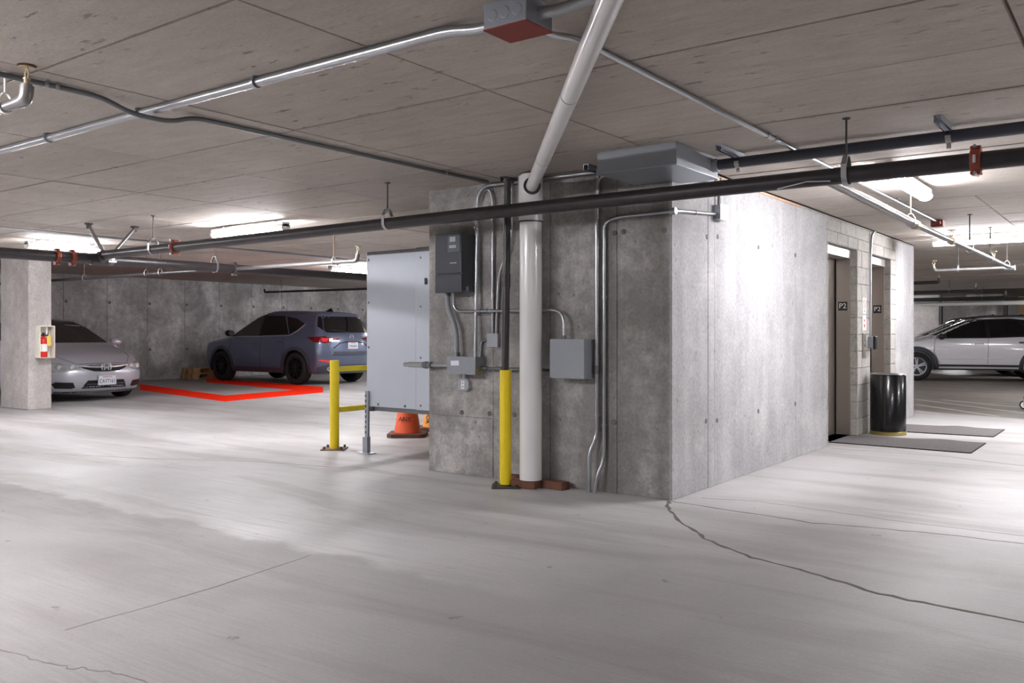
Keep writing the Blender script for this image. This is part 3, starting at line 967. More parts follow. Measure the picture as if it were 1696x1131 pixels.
c = conduit([(-4.235, 1.3, CE - 0.018), (-4.235, 2.30, CE - 0.018), (-4.235, 2.46, CE - 0.07), (-4.235, 2.68, CE - 0.07), (-4.235, 2.82, CE - 0.018), (-4.20, 5.40, CE - 0.018)], 0.013, 'thin ceiling conduit that dips under the large one, left', rad=0.12, mat='emt_dark')
straps(c, [(-4.235, 2.03, CE - 0.018), (-4.235, 2.08, CE - 0.018), (-4.21, 4.9, CE - 0.018)], 0.013, 'y')

# junction box with red cover on the ceiling
jb = thing('junction_box', 'galvanised ceiling junction box with red bottom cover, top centre', 'junction box', (-1.87, 2.58, 2.3))
MB().box(-1.965, -1.775, 2.50, 2.665, CE - 0.095, CE).build('body', 'galv', jb, bevel=0.003)
MB().box(-1.967, -1.773, 2.498, 2.667, CE - 0.099, CE - 0.094).build('cover', 'red_cover', jb, bevel=0.001)
for k in (-1.925, -1.87, -1.815):
    MB().lathe([(0.0, -0.003), (0.019, -0.003), (0.022, 0.0)], (k, 2.4995, CE - 0.05), 16, 'y').build('knockout', 'galv', jb, smooth=30)
# small red box far along the ceiling conduit
rbx = thing('alarm_box', 'small red box on the ceiling at the end of the long conduit', 'junction box', (-1.86, 10.2, 2.3))
MB().box(-1.92, -1.80, 10.13, 10.25, CE - 0.07, CE).build('body', 'red_cover', rbx, bevel=0.004)
MB().box(-1.905, -1.815, 10.06, 10.13, CE - 0.05, CE - 0.02).build('cover_plate', 'red_cover', rbx, bevel=0.003)

# dark grey PVC conduit with strut channels
pg = thing('pvc_conduit', 'dark grey plastic conduit along the ceiling from the grey wireway to the right edge', 'conduit', (-1, 5.56, 2.3))
MB().cyl((-2.43, 5.56, 2.288), (1.2, 5.56, 2.296), 0.036, 20).build('pipe_run', 'pvc_grey', pg, smooth=40)
MB().cyl((-2.43, 5.56, 2.288), (-2.36, 5.56, 2.288), 0.045, 20).build('connector', 'grey_box2', pg, smooth=40)


def strut(t, x, y0, y1, z=CE):
    m = MB()
    w = 0.0206
    m.box(x - w, x + w, y0, y1, z - 0.004, z).box(x - w, x - w + 0.004, y0, y1, z - 0.041, z).box(x + w - 0.004, x + w, y0, y1, z - 0.041, z)
    m.box(x - w, x - 0.011, y0, y1, z - 0.041, z - 0.037).box(x + 0.011, x + w, y0, y1, z - 0.041, z - 0.037)
    return m.build('strut_channel', 'galv', t)


def pipe_clamp(t, x, y, z, r, ztop, w=0.03, mat='steel_lite'):
    m = MB()
    P = [(-r * 0.5, r * 0.9 + (ztop - z - r))] + [(-r * math.cos(a) * 1.05, -r * math.sin(a) * 1.05) for a in [math.pi * i / 10 for i in range(11)]] + [(r * 0.5, r * 0.9 + (ztop - z - r))]
    for i in range(len(P) - 1):
        (a0, b0), (a1, b1) = P[i], P[i + 1]
        m.bar((x, y + a0, z + b0), (x, y + a1, z + b1), w, 0.004, up=(0, -(b1 - b0), (a1 - a0)))
    m.cyl((x - 0.006, y - 0.0, z - r * 1.05 - 0.018), (x + 0.006, y, z - r * 1.05 - 0.018), 0.012, 8).bar((x, y, z - r * 1.0), (x, y, z - r * 1.05 - 0.03), w * 0.8, 0.006, up=(0, 1, 0))
    return m.build('clamp', mat, t)


for x in (-2.224, -0.956):
    strut(pg, x, 5.24, 5.62)
    pipe_clamp(pg, x, 5.56, 2.29, 0.036, CE - 0.041)

# white PVC drain: stack, tee and the ceiling run
SX, SY = -3.765, 5.36
wp = thing('drain_stack', 'thick white plastic drain pipe standing against the core wall on bricks', 'pipe', (SX, SY, 0))
MB().cyl((SX, SY, 0.062), (SX, SY, 2.02), 0.084, 32).build('pipe_run', 'pvc_white', wp, smooth=40)
MB().cyl((SX, SY, 1.99), (SX, SY, 2.33), 0.092, 32).build('tee_body', 'pvc_white', wp, smooth=40)
MB().cyl((SX, SY, 2.325), (SX, SY, 2.345), 0.075, 24).build('tee_cap', 'pvc_white', wp, smooth=40)
MB().cyl((SX, SY, 1.985), (SX, SY, 1.993), 0.094, 32).build('joint_ring', 'pipe_black', wp, smooth=40)
d0 = Vector((SX, SY, 2.235))
d1 = Vector((-1.10, 2.115, 2.30))
dd = (d1 - d0).normalized()
MB().cyl(d0 + dd * 0.06, d0 + dd * 0.14, 0.062, 24).build('tee_branch', 'pvc_white', wp, smooth=40)
MB().cyl(d0 + dd * 0.138, d0 + dd * 0.143, 0.064, 24).build('joint_ring', 'pipe_black', wp, smooth=40)
dr = thing('drain_run', 'white plastic drain pipe hung below the ceiling, slanting towards the top edge', 'pipe', tuple(d0))
MB().cyl(d0 + dd * 0.1, d1 + dd * 0.5, 0.0445, 24).build('pipe_run', 'pvc_white', dr, smooth=40)
for k in (1.05, 2.45):
    MB().cyl(d0 + dd * k, d0 + dd * (k + 0.012), 0.046, 24).build('joint_ring', 'pvc_joint', dr, smooth=40)

# bricks under the stack
for x, y, a, lab in ((-3.80, 5.34, 8, 'brick under the white stack, with the pipe standing on it'), (-3.60, 5.44, -6, 'brick lying just right of the white stack'), (-3.97, 5.475, 2, 'brick between the yellow bollard and the white stack')):
    b = tag(MB().box(-0.1, 0.1, -0.048, 0.048, 0, 0.058).build('brick', 'brick', bevel=0.004), lab, 'brick', 'bricks under the drain')
    b.location = (x, y, 0)
    b.rotation_euler = (0, 0, R(a))

# black riser with its yellow guard sleeve
BX, BY = -3.94, 5.28
rs = thing('riser_pipe', 'black vertical pipe against the core wall above the yellow bollard', 'pipe', (BX, BY, 0.86))
MB().cyl((BX - 0.005, BY, 0.8), (BX + 0.02, BY, CE - 0.04), 0.0275, 20).build('pipe_run', 'pipe_black', rs, smooth=40)
MB().cyl((BX + 0.004, BY, 1.50), (BX + 0.005, BY, 1.60), 0.034, 20).build('collar', 'pipe_black', rs, smooth=40)
bo = thing('bollard', 'bright yellow bollard sleeve round the black riser, bolted to the floor', 'bollard', (BX, BY, 0))
MB().lathe([(0.034, 0.88), (0.0435, 0.88), (0.0435, 0.02), (0.034, 0.02)], (BX, BY, 0), 28).build('sleeve', 'yellow', bo, smooth=40)
MB().prism([(BX + 0.145 * math.cos(a), BY + 0.145 * math.sin(a)) for a in [R(-9 + 90 * k) for k in range(4)]], 0, 0.012).build('base_plate', 'base_steel', bo, bevel=0.002)
for k in range(4):
    a = R(-9 + 90 * k)
    MB().cyl((BX + 0.105 * math.cos(a), BY + 0.105 * math.sin(a), 0.012), (BX + 0.105 * math.cos(a), BY + 0.105 * math.sin(a), 0.028), 0.011, 6).build('bolt', 'base_steel', bo)

# galvanised wireway over the corner
ww = thing('wireway', 'galvanised sheet-metal wireway box fixed under the ceiling at the core corner', 'wireway', (-2.7, 5.3, 2.28))
MB().box(-2.972, -2.40, 4.995, 5.64, 2.212, CE).build('box', 'grey_box', ww, bevel=0.003)
MB().box(-2.977, -2.395, 4.99, 5.645, 2.207, 2.214).build('bottom_cover', 'galv', ww, bevel=0.001)
MB().box(-2.976, -2.396, 4.991, 4.996, 2.21, 2.245).build('lip', 'grey_box', ww)


# ------------------------------------------------------------------ wall equipment on the core
vf = thing('drive_unit', 'charcoal electrical drive cabinet with small display on the core wall', 'electrical cabinet', (-4.55, 5.45, 1.7))
MB().box(-4.699, -4.422, 5.352, 5.53, 1.49, 1.953).build('case', 'vfd_side', vf, bevel=0.006)
MB().box(-4.70, -4.421, 5.34, 5.36, 1.634, 1.955).build('front_cover', 'vfd', vf, bevel=0.006)
MB().box(-4.70, -4.421, 5.34, 5.36, 1.48, 1.628).build('lower_cover', 'vfd', vf, bevel=0.006)
kp = MB().box(-4.56, -4.43, 5.333, 5.342, 1.80, 1.94).build('keypad', 'vfd_side', vf, bevel=0.004)
MB().box(-4.535, -4.475, 5.330, 5.334, 1.885, 1.925).build('display', 'screen', kp, bevel=0.001)
MB().box(-4.54, -4.47, 5.330, 5.334, 1.835, 1.858).build('button_row', 'screen', kp, bevel=0.001)
MB().box(-4.54, -4.47, 5.3375, 5.3405, 1.713, 1.720).build('name_strip', 'screen', vf)
MB().box(-4.4225, -4.4205, 5.40, 5.43, 1.492, 1.53).build('rating_label', 'screen', vf)
for k in range(5):
    MB().cyl((-4.423, 5.50, 1.55 + 0.09 * k), (-4.417, 5.50, 1.55 + 0.09 * k), 0.006, 8).build('screw', 'emt_dark', vf)


def ebox(name, label, x0, x1, yf, z0, z1, mat, screws=True):
    t = thing(name, label, 'electrical box', ((x0 + x1) / 2, Y0, (z0 + z1) / 2))
    MB().box(x0, x1, yf + 0.004, Y0, z0, z1).build('body', mat, t, bevel=0.003)
    MB().box(x0 - 0.002, x1 + 0.002, yf, yf + 0.006, z0 - 0.002, z1 + 0.002).build('cover', mat, t, bevel=0.002)
    if screws:
        for x in (x0 + 0.015, x1 - 0.015):
            for z in (z0 + 0.015, z1 - 0.015):
                MB().cyl((x, yf - 0.002, z), (x, yf + 0.001, z), 0.005, 8).build('screw', 'emt', t)
    return t


ebox('pull_box', 'grey square pull box on the core wall right of the white stack', -3.603, -3.31, 5.378, 0.827, 1.113, 'grey_box')
j = ebox('pull_box', 'grey wide pull box with paper sticker below the charcoal drive cabinet', -4.611, -4.321, 5.388, 0.829, 0.968, 'grey_box')
MB().add([(-4.57, 5.3865, 0.895), (-4.485, 5.3865, 0.899), (-4.487, 5.3865, 0.938), (-4.572, 5.3865, 0.934)], [(0, 1, 2, 3)]).build('sticker', 'plate_white', j)
wl = MB().box(-4.3205, -4.319, 5.41, 5.47, 0.845, 0.868).build('warning_label', 'yellow', j)
for k in (5.425, 5.44, 5.455):
    MB().box(-4.3193, -4.3183, k - 0.004, k + 0.004, 0.85, 0.863).build('label_mark', 'ink_black', wl)
ebox('pull_box', 'small pale grey box left of the black riser', -4.286, -4.182, 5.495, 1.048, 1.153, 'grey_box2', False)
ou = thing('outlet_box', 'grey outlet box with white socket hanging under the wide pull box', 'outlet', (-4.52, 5.5, 0.74))
MB().prism([(-4.579 + a, 0.69 + b) for a, b in ((0.02, 0), (0.092, 0), (0.112, 0.02), (0.112, 0.073), (0.092, 0.093), (0.02, 0.093), (0, 0.073), (0, 0.02))], 5.486, Y0, 'y').build('body', 'grey_box2', ou, bevel=0.002)
sk = MB().box(-4.54, -4.506, 5.479, 5.487, 0.704, 0.77).build('socket', 'white', ou, bevel=0.003)
for z in (0.722, 0.752):
    MB().box(-4.53, -4.516, 5.4775, 5.4795, z - 0.008, z + 0.008).build('socket_face', 'grey_box2', sk)
MB().cyl((-4.52, 5.5, 0.78), (-4.52, 5.5, 0.83), 0.016, 12).build('nipple', 'emt', ou, smooth=40)

Yc = 5.495
c = conduit([(-2.98, Yc - 0.02, 2.326), (-4.30, Yc - 0.02, 2.328), (-4.372, Yc - 0.01, 2.25), (-4.377, 5.46, 0.968)], 0.0145, 'tall conduit from the wireway down into the wide pull box', rad=0.1)
straps(c, [(-4.374, 5.47, 2.0), (-4.376, 5.46, 1.02)], 0.0145, 'z')
hs = thing('strut_support', 'short strut channel and clamp carrying the conduit at the core wall top', 'bracket', (-4.02, 5.4, CE))
strut(hs, -4.02, 5.34, 5.52)
pipe_clamp(hs, -4.06, Yc - 0.02, 2.327, 0.016, CE - 0.02, 0.02)
hs = thing('strut_support', 'short strut channel and clamp carrying the conduit beside the wireway', 'bracket', (-3.245, 5.4, CE))
strut(hs, -3.245, 5.30, 5.50)
pipe_clamp(hs, -3.245, Yc - 0.02, 2.326, 0.016, CE - 0.02, 0.02)
c = conduit([(-4.36, 5.515, 2.22), (-4.33, 5.505, 2.30), (-4.25, Yc, 2.30), (-4.228, Yc, 2.22), (-4.241, 5.51, 1.153)], 0.0115, 'slim conduit with hooked top leading into the small pale box', rad=0.07)
straps(c, [(-4.235, 5.508, 1.45)], 0.0115, 'z')
c = conduit([(-4.04, Yc, 2.32), (-4.045, Yc, 1.85), (-4.15, Yc, 1.66), (-4.178, Yc + 0.01, 1.56), (-4.205, 5.51, 1.153)], 0.0115, 'slim conduit passing behind the black riser into the small pale box', rad=0.1)
c = conduit([(-4.60, 5.45, 1.49), (-4.60, 5.46, 1.335), (-3.533, 5.46, 1.328), (-3.529, 5.45, 1.10)], 0.0115, 'conduit looping from the drive cabinet across to the square pull box', rad=0.13)
straps(c, [(-4.33, 5.46, 1.334), (-4.26, 5.46, 1.334)], 0.0115, 'x')
MB().box(-4.42, -4.22, 5.505, Y0, 1.30, 1.318).build('strut_rail', 'emt_dark', c)
MB().cyl((-3.529, 5.45, 1.105), (-3.529, 5.45, 1.14), 0.017, 12).build('connector', 'emt_dark', c, smooth=40)
c = conduit([(-4.661, 5.45, 1.49), (-4.657, 5.45, 1.36), (-4.567, 5.45, 1.20), (-4.56, 5.45, 0.96)], 0.021, 'thick grey flexible conduit from the drive cabinet into the wide pull box', 'grey_box', rad=0.12, cat='conduit', n=16)
for z in (1.475, 0.985):
    MB().cyl((-4.661 if z > 1.2 else -4.56, 5.45, z - 0.016), (-4.661 if z > 1.2 else -4.56, 5.45, z + 0.016), 0.028, 12).build('connector', 'emt_dark', c, smooth=40)
c = conduit([(-5.15, 5.46, 0.89), (-4.60, 5.46, 0.893)], 0.017, 'short conduit stub from the wide pull box past the core edge', rad=0.02)
MB().cyl((-5.09, 5.46, 0.89), (-4.93, 5.46, 0.89), 0.024, 14).build('sleeve', 'emt', c, smooth=40)
MB().cyl((-4.93, 5.46, 0.89), (-4.84, 5.46, 0.891), 0.027, 14).cyl((-4.915, 5.46, 0.89), (-4.885, 5.46, 0.89), 0.031, 8).build('connector', 'emt_dark', c, smooth=40)
c = conduit([(-4.33, 5.47, 0.877), (-3.60, 5.47, 0.878)], 0.0125, 'horizontal conduit behind bollard and stack joining the two pull boxes', rad=0.02, mat='emt_dark')
MB().cyl((-4.32, 5.47, 0.877), (-4.26, 5.47, 0.877), 0.018, 12).cyl((-4.18, 5.47, 0.877), (-4.12, 5.47, 0.877), 0.017, 12).build('connector', 'emt_dark', c, smooth=40)
c = conduit([(-4.28, 5.512, 1.105), (-4.35, 5.508, 1.095), (-4.352, 5.49, 0.965)], 0.0115, 'short bent conduit joining the small pale box to the wide pull box', rad=0.07, mat='emt_dark')
c = conduit([(-3.12, 5.50, 2.30), (-3.262, 5.50, 2.30), (-3.274, 5.50, 2.17), (-3.274, 5.50, 0.403), (-3.309, 5.45, 0.295), (-3.309, 5.45, 0.0)], 0.0155, 'left of two long conduits dropping to the floor near the corner', rad=0.09)
straps(c, [(-3.274, 5.50, 1.83), (-3.274, 5.50, 0.56)], 0.0155, 'z')
MB().cyl((-3.274, 5.50, 0.86), (-3.274, 5.50, 0.92), 0.021, 12).build('coupling', 'emt_dark', c, smooth=40)
c = conduit([(-2.66, 5.505, 1.995), (-3.10, 5.505, 1.99), (-3.215, 5.505, 1.96), (-3.215, 5.505, 0.25), (-3.25, 5.46, 0.12), (-3.262, 5.45, 0.0)], 0.0125, 'right of two long conduits, bending along the wall top to the corner', rad=0.12)
straps(c, [(-3.215, 5.505, 1.42), (-3.215, 5.505, 0.49)], 0.0125, 'z')
straps(c, [(-2.95, 5.505, 1.992)], 0.0125, 'x')
c = conduit([(-2.67, 5.52, 1.997), (-2.665, 5.62, 2.01), (-2.665, 6.24, 2.055)], 0.0125, 'short conduit on the side wall between corner elbow and pale box', rad=0.03)
MB().cyl((-2.69, 5.50, 1.995), (-2.645, 5.50, 1.997), 0.024, 14).cyl((-2.665, 5.52, 2.0), (-2.665, 5.58, 2.004), 0.019, 12).build('elbow', 'emt', c, smooth=40)
straps(c, [(-2.665, 5.85, 2.026)], 0.0125, 'y')
sb = thing('switch_box', 'small pale box at the top of the bright side wall', 'electrical box', (XS, 6.3, 2.07))
MB().box(XS, XS + 0.06, 6.22, 6.36, 2.015, 2.125).build('body', 'galv', sb, bevel=0.003)
MB().box(XS + 0.06, XS + 0.066, 6.215, 6.365, 2.01, 2.13).build('cover', 'white', sb, bevel=0.002)
c = conduit([(-2.66, 6.27, 2.12), (-2.655, 6.27, 2.26), (-2.56, 5.95, 2.29), (-2.42, 5.66, 2.28)], 0.011, 'flexible grey whip from the pale box up to the wireway', 'grey_box', rad=0.1)
c = conduit([(-2.665, 6.32, 2.12), (-2.665, 6.32, 2.34)], 0.009, 'thin straight conduit above the pale box on the side wall', rad=0.05)

# lift lobby fittings
pn = thing('call_panel', 'stainless lift call panel with two buttons between the lift doors', 'call panel', (XS, 10.47, 1.0))
MB().box(XS, XS + 0.012, 10.41, 10.535, 0.87, 1.155).build('plate', 'steel', pn, bevel=0.003)
for z in (1.04, 0.98):
    MB().lathe([(0, 0.016), (0.011, 0.016), (0.012, 0.012)], (XS, 10.473, z), 14, 'x').build('button', 'steel_lite', pn, smooth=30)
sg = thing('fire_sign', 'white lift notice with red circle symbol, upper one', 'sign', (XS, 10.5, 1.47))
MB().box(XS, XS + 0.004, 10.42, 10.57, 1.38, 1.56).build('board', 'white', sg)
MB().lathe([(0.042, 0.0046), (0.05, 0.0046), (0.05, 0.0056), (0.042, 0.0056), (0.042, 0.0046)], (XS, 10.495, 1.49), 24, 'x').bar((XS + 0.005, 10.465, 1.52), (XS + 0.005, 10.525, 1.46), 0.009, 0.001, up=(1, 0, 0)).build('prohibition_mark', 'ink_red', sg)
MB().box(XS + 0.004, XS + 0.005, 10.47, 10.52, 1.405, 1.415).build('caption', 'ink_black', sg)
sg = thing('fire_sign', 'white lift notice with red arrow symbol, lower one', 'sign', (XS, 10.5, 1.26))
MB().box(XS, XS + 0.004, 10.42, 10.57, 1.19, 1.36).build('board', 'white', sg)
MB().prism([(10.455, 1.255), (10.535, 1.255), (10.495, 1.21)], XS + 0.004, XS + 0.005, 'x').prism([(10.46, 1.325), (10.475, 1.29), (10.515, 1.29), (10.53, 1.325), (10.495, 1.30)], XS + 0.004, XS + 0.005, 'x').build('arrow_mark', 'ink_red', sg)
rd = thing('card_reader', 'grey box with black card reader beside the second lift door', 'card reader', (XS, 10.72, 1.05))
MB().box(XS, XS + 0.055, 10.665, 10.755, 0.99, 1.115).build('back_box', 'grey_box', rd, bevel=0.003)
MB().box(XS + 0.055, XS + 0.085, 10.668, 10.752, 0.965, 1.12).build('reader', 'black', rd, bevel=0.01)
c = conduit([(XS + 0.02, 10.70, 1.11), (XS + 0.02, 10.705, 2.05), (XS + 0.015, 10.75, 2.20), (XS + 0.02, 10.76, 2.31), (XS + 0.05, 10.80, CE)], 0.012, 'conduit rising from the card reader to the ceiling between the lifts', rad=0.05)
straps(c, [(XS + 0.02, 10.70, 1.32)], 0.012, 'z')

# bin, mats
bn = thing('trash_bin', 'tall black cylindrical trash bin with brass base ring by the lifts', 'trash bin', (-2.46, 10.62, 0))
bx, by = -2.46, 10.62
MB().lathe([(0.0, 0.03), (0.192, 0.03), (0.192, 0.675), (0.185, 0.685), (0.17, 0.685), (0.17, 0.60), (0.0, 0.6)], (bx, by, 0), 40).build('drum', 'black_gloss', bn, smooth=35)
MB().lathe([(0.0, 0.0), (0.197, 0.0), (0.197, 0.038), (0.185, 0.045), (0.0, 0.045)], (bx, by, 0), 40).build('base_ring', 'brass', bn, smooth=35)
MB().lathe([(0.12, 0.686), (0.19, 0.686), (0.186, 0.695), (0.125, 0.695), (0.12, 0.686)], (bx, by, 0), 40).build('top_rim', 'emt', bn, smooth=35)
MB().box(bx - 0.17, bx + 0.05, by - 0.02, by + 0.1, 0.692, 0.698).build('lid_flap', 'emt_dark', bn, bevel=0.002)


def floor_mat_obj(name, label, poly, wave):
    t = thing(name, label, 'mat', (poly[0][0], poly[0][1], 0), 'lift lobby mats')
    P = [Vector(p) for p in poly]
    nx, ny = 24, 6
    vs_, fs = [], []
    for j in range(ny + 1):
        for i in range(nx + 1):
            u, v = i / nx, j / ny
            p = (P[0] * (1 - u) + P[1] * u) * (1 - v) + (P[3] * (1 - u) + P[2] * u) * v
            bump_ = 0.012 * math.exp(-((u - wave) / 0.12) ** 2) * v ** 3
            vs_.append((p.x, p.y, 0.010 + bump_))
    for j in range(ny):
        for i in range(nx):
            a = j * (nx + 1) + i
            fs.append((a, a + 1, a + nx + 2, a + nx + 1))
    n = len(vs_)
    vs_ += [(x, y, 0.0005) for x, y, z in vs_]
    fs += [tuple(n + k for k in q[::-1]) for q in fs[:nx * ny]]
    per = [i for i in range(nx + 1)] + [(nx + 1) * j + nx for j in range(1, ny + 1)] + [(nx + 1) * ny + i for i in range(nx - 1, -1, -1)] + [(nx + 1) * j for j in range(ny - 1, 0, -1)]
    for k in range(len(per)):
        a, b = per[k], per[(k + 1) % len(per)]
        fs.append((a, b, b + n, a + n))
    MB().add(vs_, fs).build('pile', 'mat', t, smooth=30)
    e = MB()
    for a, b in ((0, 1), (1, 2), (2, 3), (3, 0)):
        e.bar((P[a].x, P[a].y, 0.005), (P[b].x, P[b].y, 0.005), 0.02, 0.009)
    e.build('edging', 'rubber', t)
    return t


floor_mat_obj('floor_mat', 'grey door mat in front of the nearer lift door', [(-2.93, 9.44), (-1.426, 9.374), (-1.429, 10.303), (-2.93, 10.19)], 0.72)
floor_mat_obj('floor_mat', 'grey door mat in front of the far lift, beyond the bin', [(-2.66, 10.92), (-1.446, 10.986), (-1.446, 11.884), (-2.66, 11.8)], 0.6)

# ------------------------------------------------------------------ guard rail, cabinet, cones
gr = thing('guard_rail', 'yellow steel guard rail with post and two horizontal bars', 'guard rail', (-6.577, 5.967, 0))
MB().cyl((-6.577, 5.967, 0.01), (-6.577, 5.967, 0.885), 0.046, 24).build('post', 'yellow', gr, smooth=40)
MB().cyl((-6.577, 7.62, 0.01), (-6.577, 7.62, 0.885), 0.046, 24).build('post', 'yellow', gr, smooth=40)
for z in (0.797, 0.392):
    MB().box(-6.605, -6.555, 6.0, 7.58, z - 0.026, z + 0.026).build('rail', 'rail_yellow', gr, bevel=0.004)
for y in (5.967, 7.62):
    b = MB().prism([(-6.577 + 0.165 * math.cos(a), y + 0.165 * math.sin(a)) for a in [R(-9 + 90 * k) for k in range(4)]], 0, 0.012).build('base_plate', 'rust', gr, bevel=0.002)
    for k in range(4):
        a = R(-9 + 90 * k)
        MB().cyl((-6.577 + 0.12 * math.cos(a), y + 0.12 * math.sin(a), 0.012), (-6.577 + 0.12 * math.cos(a), y + 0.12 * math.sin(a), 0.036), 0.012, 6).build('bolt', 'base_steel', b)

gc = thing('metal_cabinet', 'tall galvanised sheet-metal enclosure raised on a strut leg beside the core', 'enclosure', (-5.5, 6.2, 0))
MB().box(-6.128, -4.935, 5.99, 6.45, 0.455, 1.90).build('body', 'galv_panel', gc, bevel=0.003)
MB().box(-6.132, -5.492, 5.976, 5.992, 0.452, 1.905).build('front_sheet', 'galv_panel', gc, bevel=0.002)
MB().box(-5.487, -4.94, 5.972, 5.992, 0.448, 1.905).build('front_sheet', 'galv_panel', gc, bevel=0.002)
MB().box(-6.134, -5.49, 5.978, 6.45, 1.90, 1.938).build('top_flange', 'emt_dark', gc, bevel=0.002)
MB().box(-5.487, -4.94, 5.974, 6.45, 1.90, 1.945).build('top_flange', 'emt_dark', gc, bevel=0.002)
for x, zs in ((-6.105, (1.86, 1.45, 1.02)), (-5.43, (1.85, 1.40, 0.93, 0.49))):
    for z in zs:
        MB().lathe([(0, -0.008), (0.008, -0.006), (0.012, 0.0)], (x, 5.974, z), 10, 'y').build('screw', 'emt_dark', gc, smooth=40)
for x, z in ((-6.03, 1.925), (-5.70, 1.925), (-5.98, 0.475), (-5.63, 0.475)):
    MB().lathe([(0, -0.008), (0.01, -0.006), (0.014, 0.0)], (x, 5.976, z), 10, 'y').build('screw', 'emt_dark', gc, smooth=40)
MB().box(-5.37, -5.35, 5.955, 5.972, 1.60, 1.66).build('latch', 'black', gc, bevel=0.003)
lg = MB().box(-6.131, -6.127, 5.955, 5.972, 0.03, 0.6).box(-6.131, -6.09, 5.951, 5.955, 0.03, 0.6).box(-6.094, -6.09, 5.955, 5.972, 0.03, 0.6).build('strut_leg', 'galv', gc)
for k in range(9):
    MB().box(-6.128, -6.115, 5.9485, 5.9515, 0.14 + k * 0.05, 0.165 + k * 0.05).build('slot', 'black', lg)
MB().box(-6.145, -6.08, 5.93, 5.975, 0.0, 0.16).box(-6.19, -6.03, 5.90, 6.0, 0.0, 0.008).build('foot', 'galv', gc, bevel=0.003)
MB().box(-6.10, -6.06, 5.975, 6.6, 0.405, 0.446).build('support_arm', 'emt_dark', gc)
MB().box(-6.08, -5.2, 6.0, 6.04, 0.41, 0.45).build('support_arm', 'emt_dark', gc)


def cone(x, y, label, mat, word, rz, s=1.0):
    t = thing('traffic_cone', label, 'traffic cone', (x, y, 0))
    MB().lathe([(0.0, 0.045), (0.155 * s, 0.045), (0.15 * s, 0.06), (0.045 * s, 0.70 * s), (0.03 * s, 0.705 * s), (0.0, 0.705 * s)], (x, y, 0), 32).build('cone_body', mat, t, smooth=35)
    a = 0.205 * s
    pts = []
    for k in range(4):
        q = R(rz + 45 + 90 * k)
        for dq in (-8, 8):
            pts.append((x + a * 1.32 * math.cos(q + R(dq)), y + a * 1.32 * math.sin(q + R(dq))))
    MB().prism(pts, 0.0, 0.042).build('base', 'cone_base', t, bevel=0.006)
    if word:
        an = R(-62 if word != 'FLOOR' else -88)
        n = Vector((math.cos(an), math.sin(an), 0))
        up = (Vector((0, 0, 0.65)) - n * 0.105).normalized()
        sd = Vector((-n.y, n.x, 0))
        p = Vector((x, y, 0.20)) + n * ((0.15 - 0.106 * 0.14 / 0.63) * s + 0.004)
        text('stencil', word, 0.07, 'ink_black', p, (-up if word == 'FLOOR' else sd), (sd if word == 'FLOOR' else up), t, 0.002)
    return t


cone(-6.76, 7.22, 'scuffed orange traffic cone on a dark square base under the enclosure', 'cone', 'ANY', 36, 0.98)
cone(-6.92, 7.86, 'yellow-orange cone with black lettering peeking out behind the core edge', 'cone2', 'FLOOR', 36, 0.95)

# ------------------------------------------------------------------ fire extinguisher on the column
CX = -13.58
fb = thing('extinguisher_box', 'cream open-front metal box fixed to the concrete column', 'cabinet', (CX, 6.48, 1.0))
y0_, y1_, z0_, z1_ = 6.36, 6.575, 0.785, 1.255
MB().box(CX, CX + 0.006, y0_, y1_, z0_, z1_).build('back_plate', 'cream', fb)
MB().box(CX, CX + 0.15, y0_ - 0.005, y0_ + 0.004, z0_, z1_).build('side_plate', 'cream', fb)
MB().box(CX, CX + 0.15, y1_ - 0.004, y1_ + 0.005, z0_, z1_).build('side_plate', 'cream', fb)
MB().box(CX, CX + 0.15, y0_, y1_, z0_ - 0.005, z0_ + 0.004).build('bottom_plate', 'cream', fb)
MB().box(CX, CX + 0.15, y0_, y1_, z1_ - 0.004, z1_ + 0.012).build('top_plate', 'cream', fb)
fe = thing('fire_extinguisher', 'red fire extinguisher with white label and yellow tag in the cream box', 'fire extinguisher', (CX + 0.075, 6.45, z0_))
ex, ey, ez = CX + 0.075, 6.44, z0_ + 0.006
MB().lathe([(0, 0), (0.054, 0.0), (0.057, 0.012), (0.057, 0.25), (0.045, 0.285), (0.018, 0.305), (0.018, 0.325), (0, 0.325)], (ex, ey, ez), 24).build('cylinder', 'red', fe, smooth=40)
MB().lathe([(0.0575, 0.085), (0.0585, 0.085), (0.0585, 0.2), (0.0575, 0.2)], (ex, ey, ez), 24, arc=(R(-110), R(70))).build('label_wrap', 'white', fe, smooth=40)
MB().box(ex - 0.015, ex + 0.02, ey - 0.03, ey + 0.07, ez + 0.322, ez + 0.345).box(ex - 0.01, ex + 0.014, ey - 0.02, ey + 0.085, ez + 0.355, ez + 0.37).cyl((ex, ey, ez + 0.31), (ex, ey, ez + 0.36), 0.016, 12).build('valve_lever', 'black', fe, bevel=0.003)
MB().cyl((ex + 0.01, ey + 0.04, ez + 0.34), (ex + 0.01, ey + 0.045, ez + 0.455), 0.012, 12).build('nozzle', 'white', fe, smooth=40)
MB().box(ex + 0.062, ex + 0.064, ey + 0.025, ey + 0.085, ez + 0.17, ez + 0.32).build('tag', 'tag_yellow', fe)

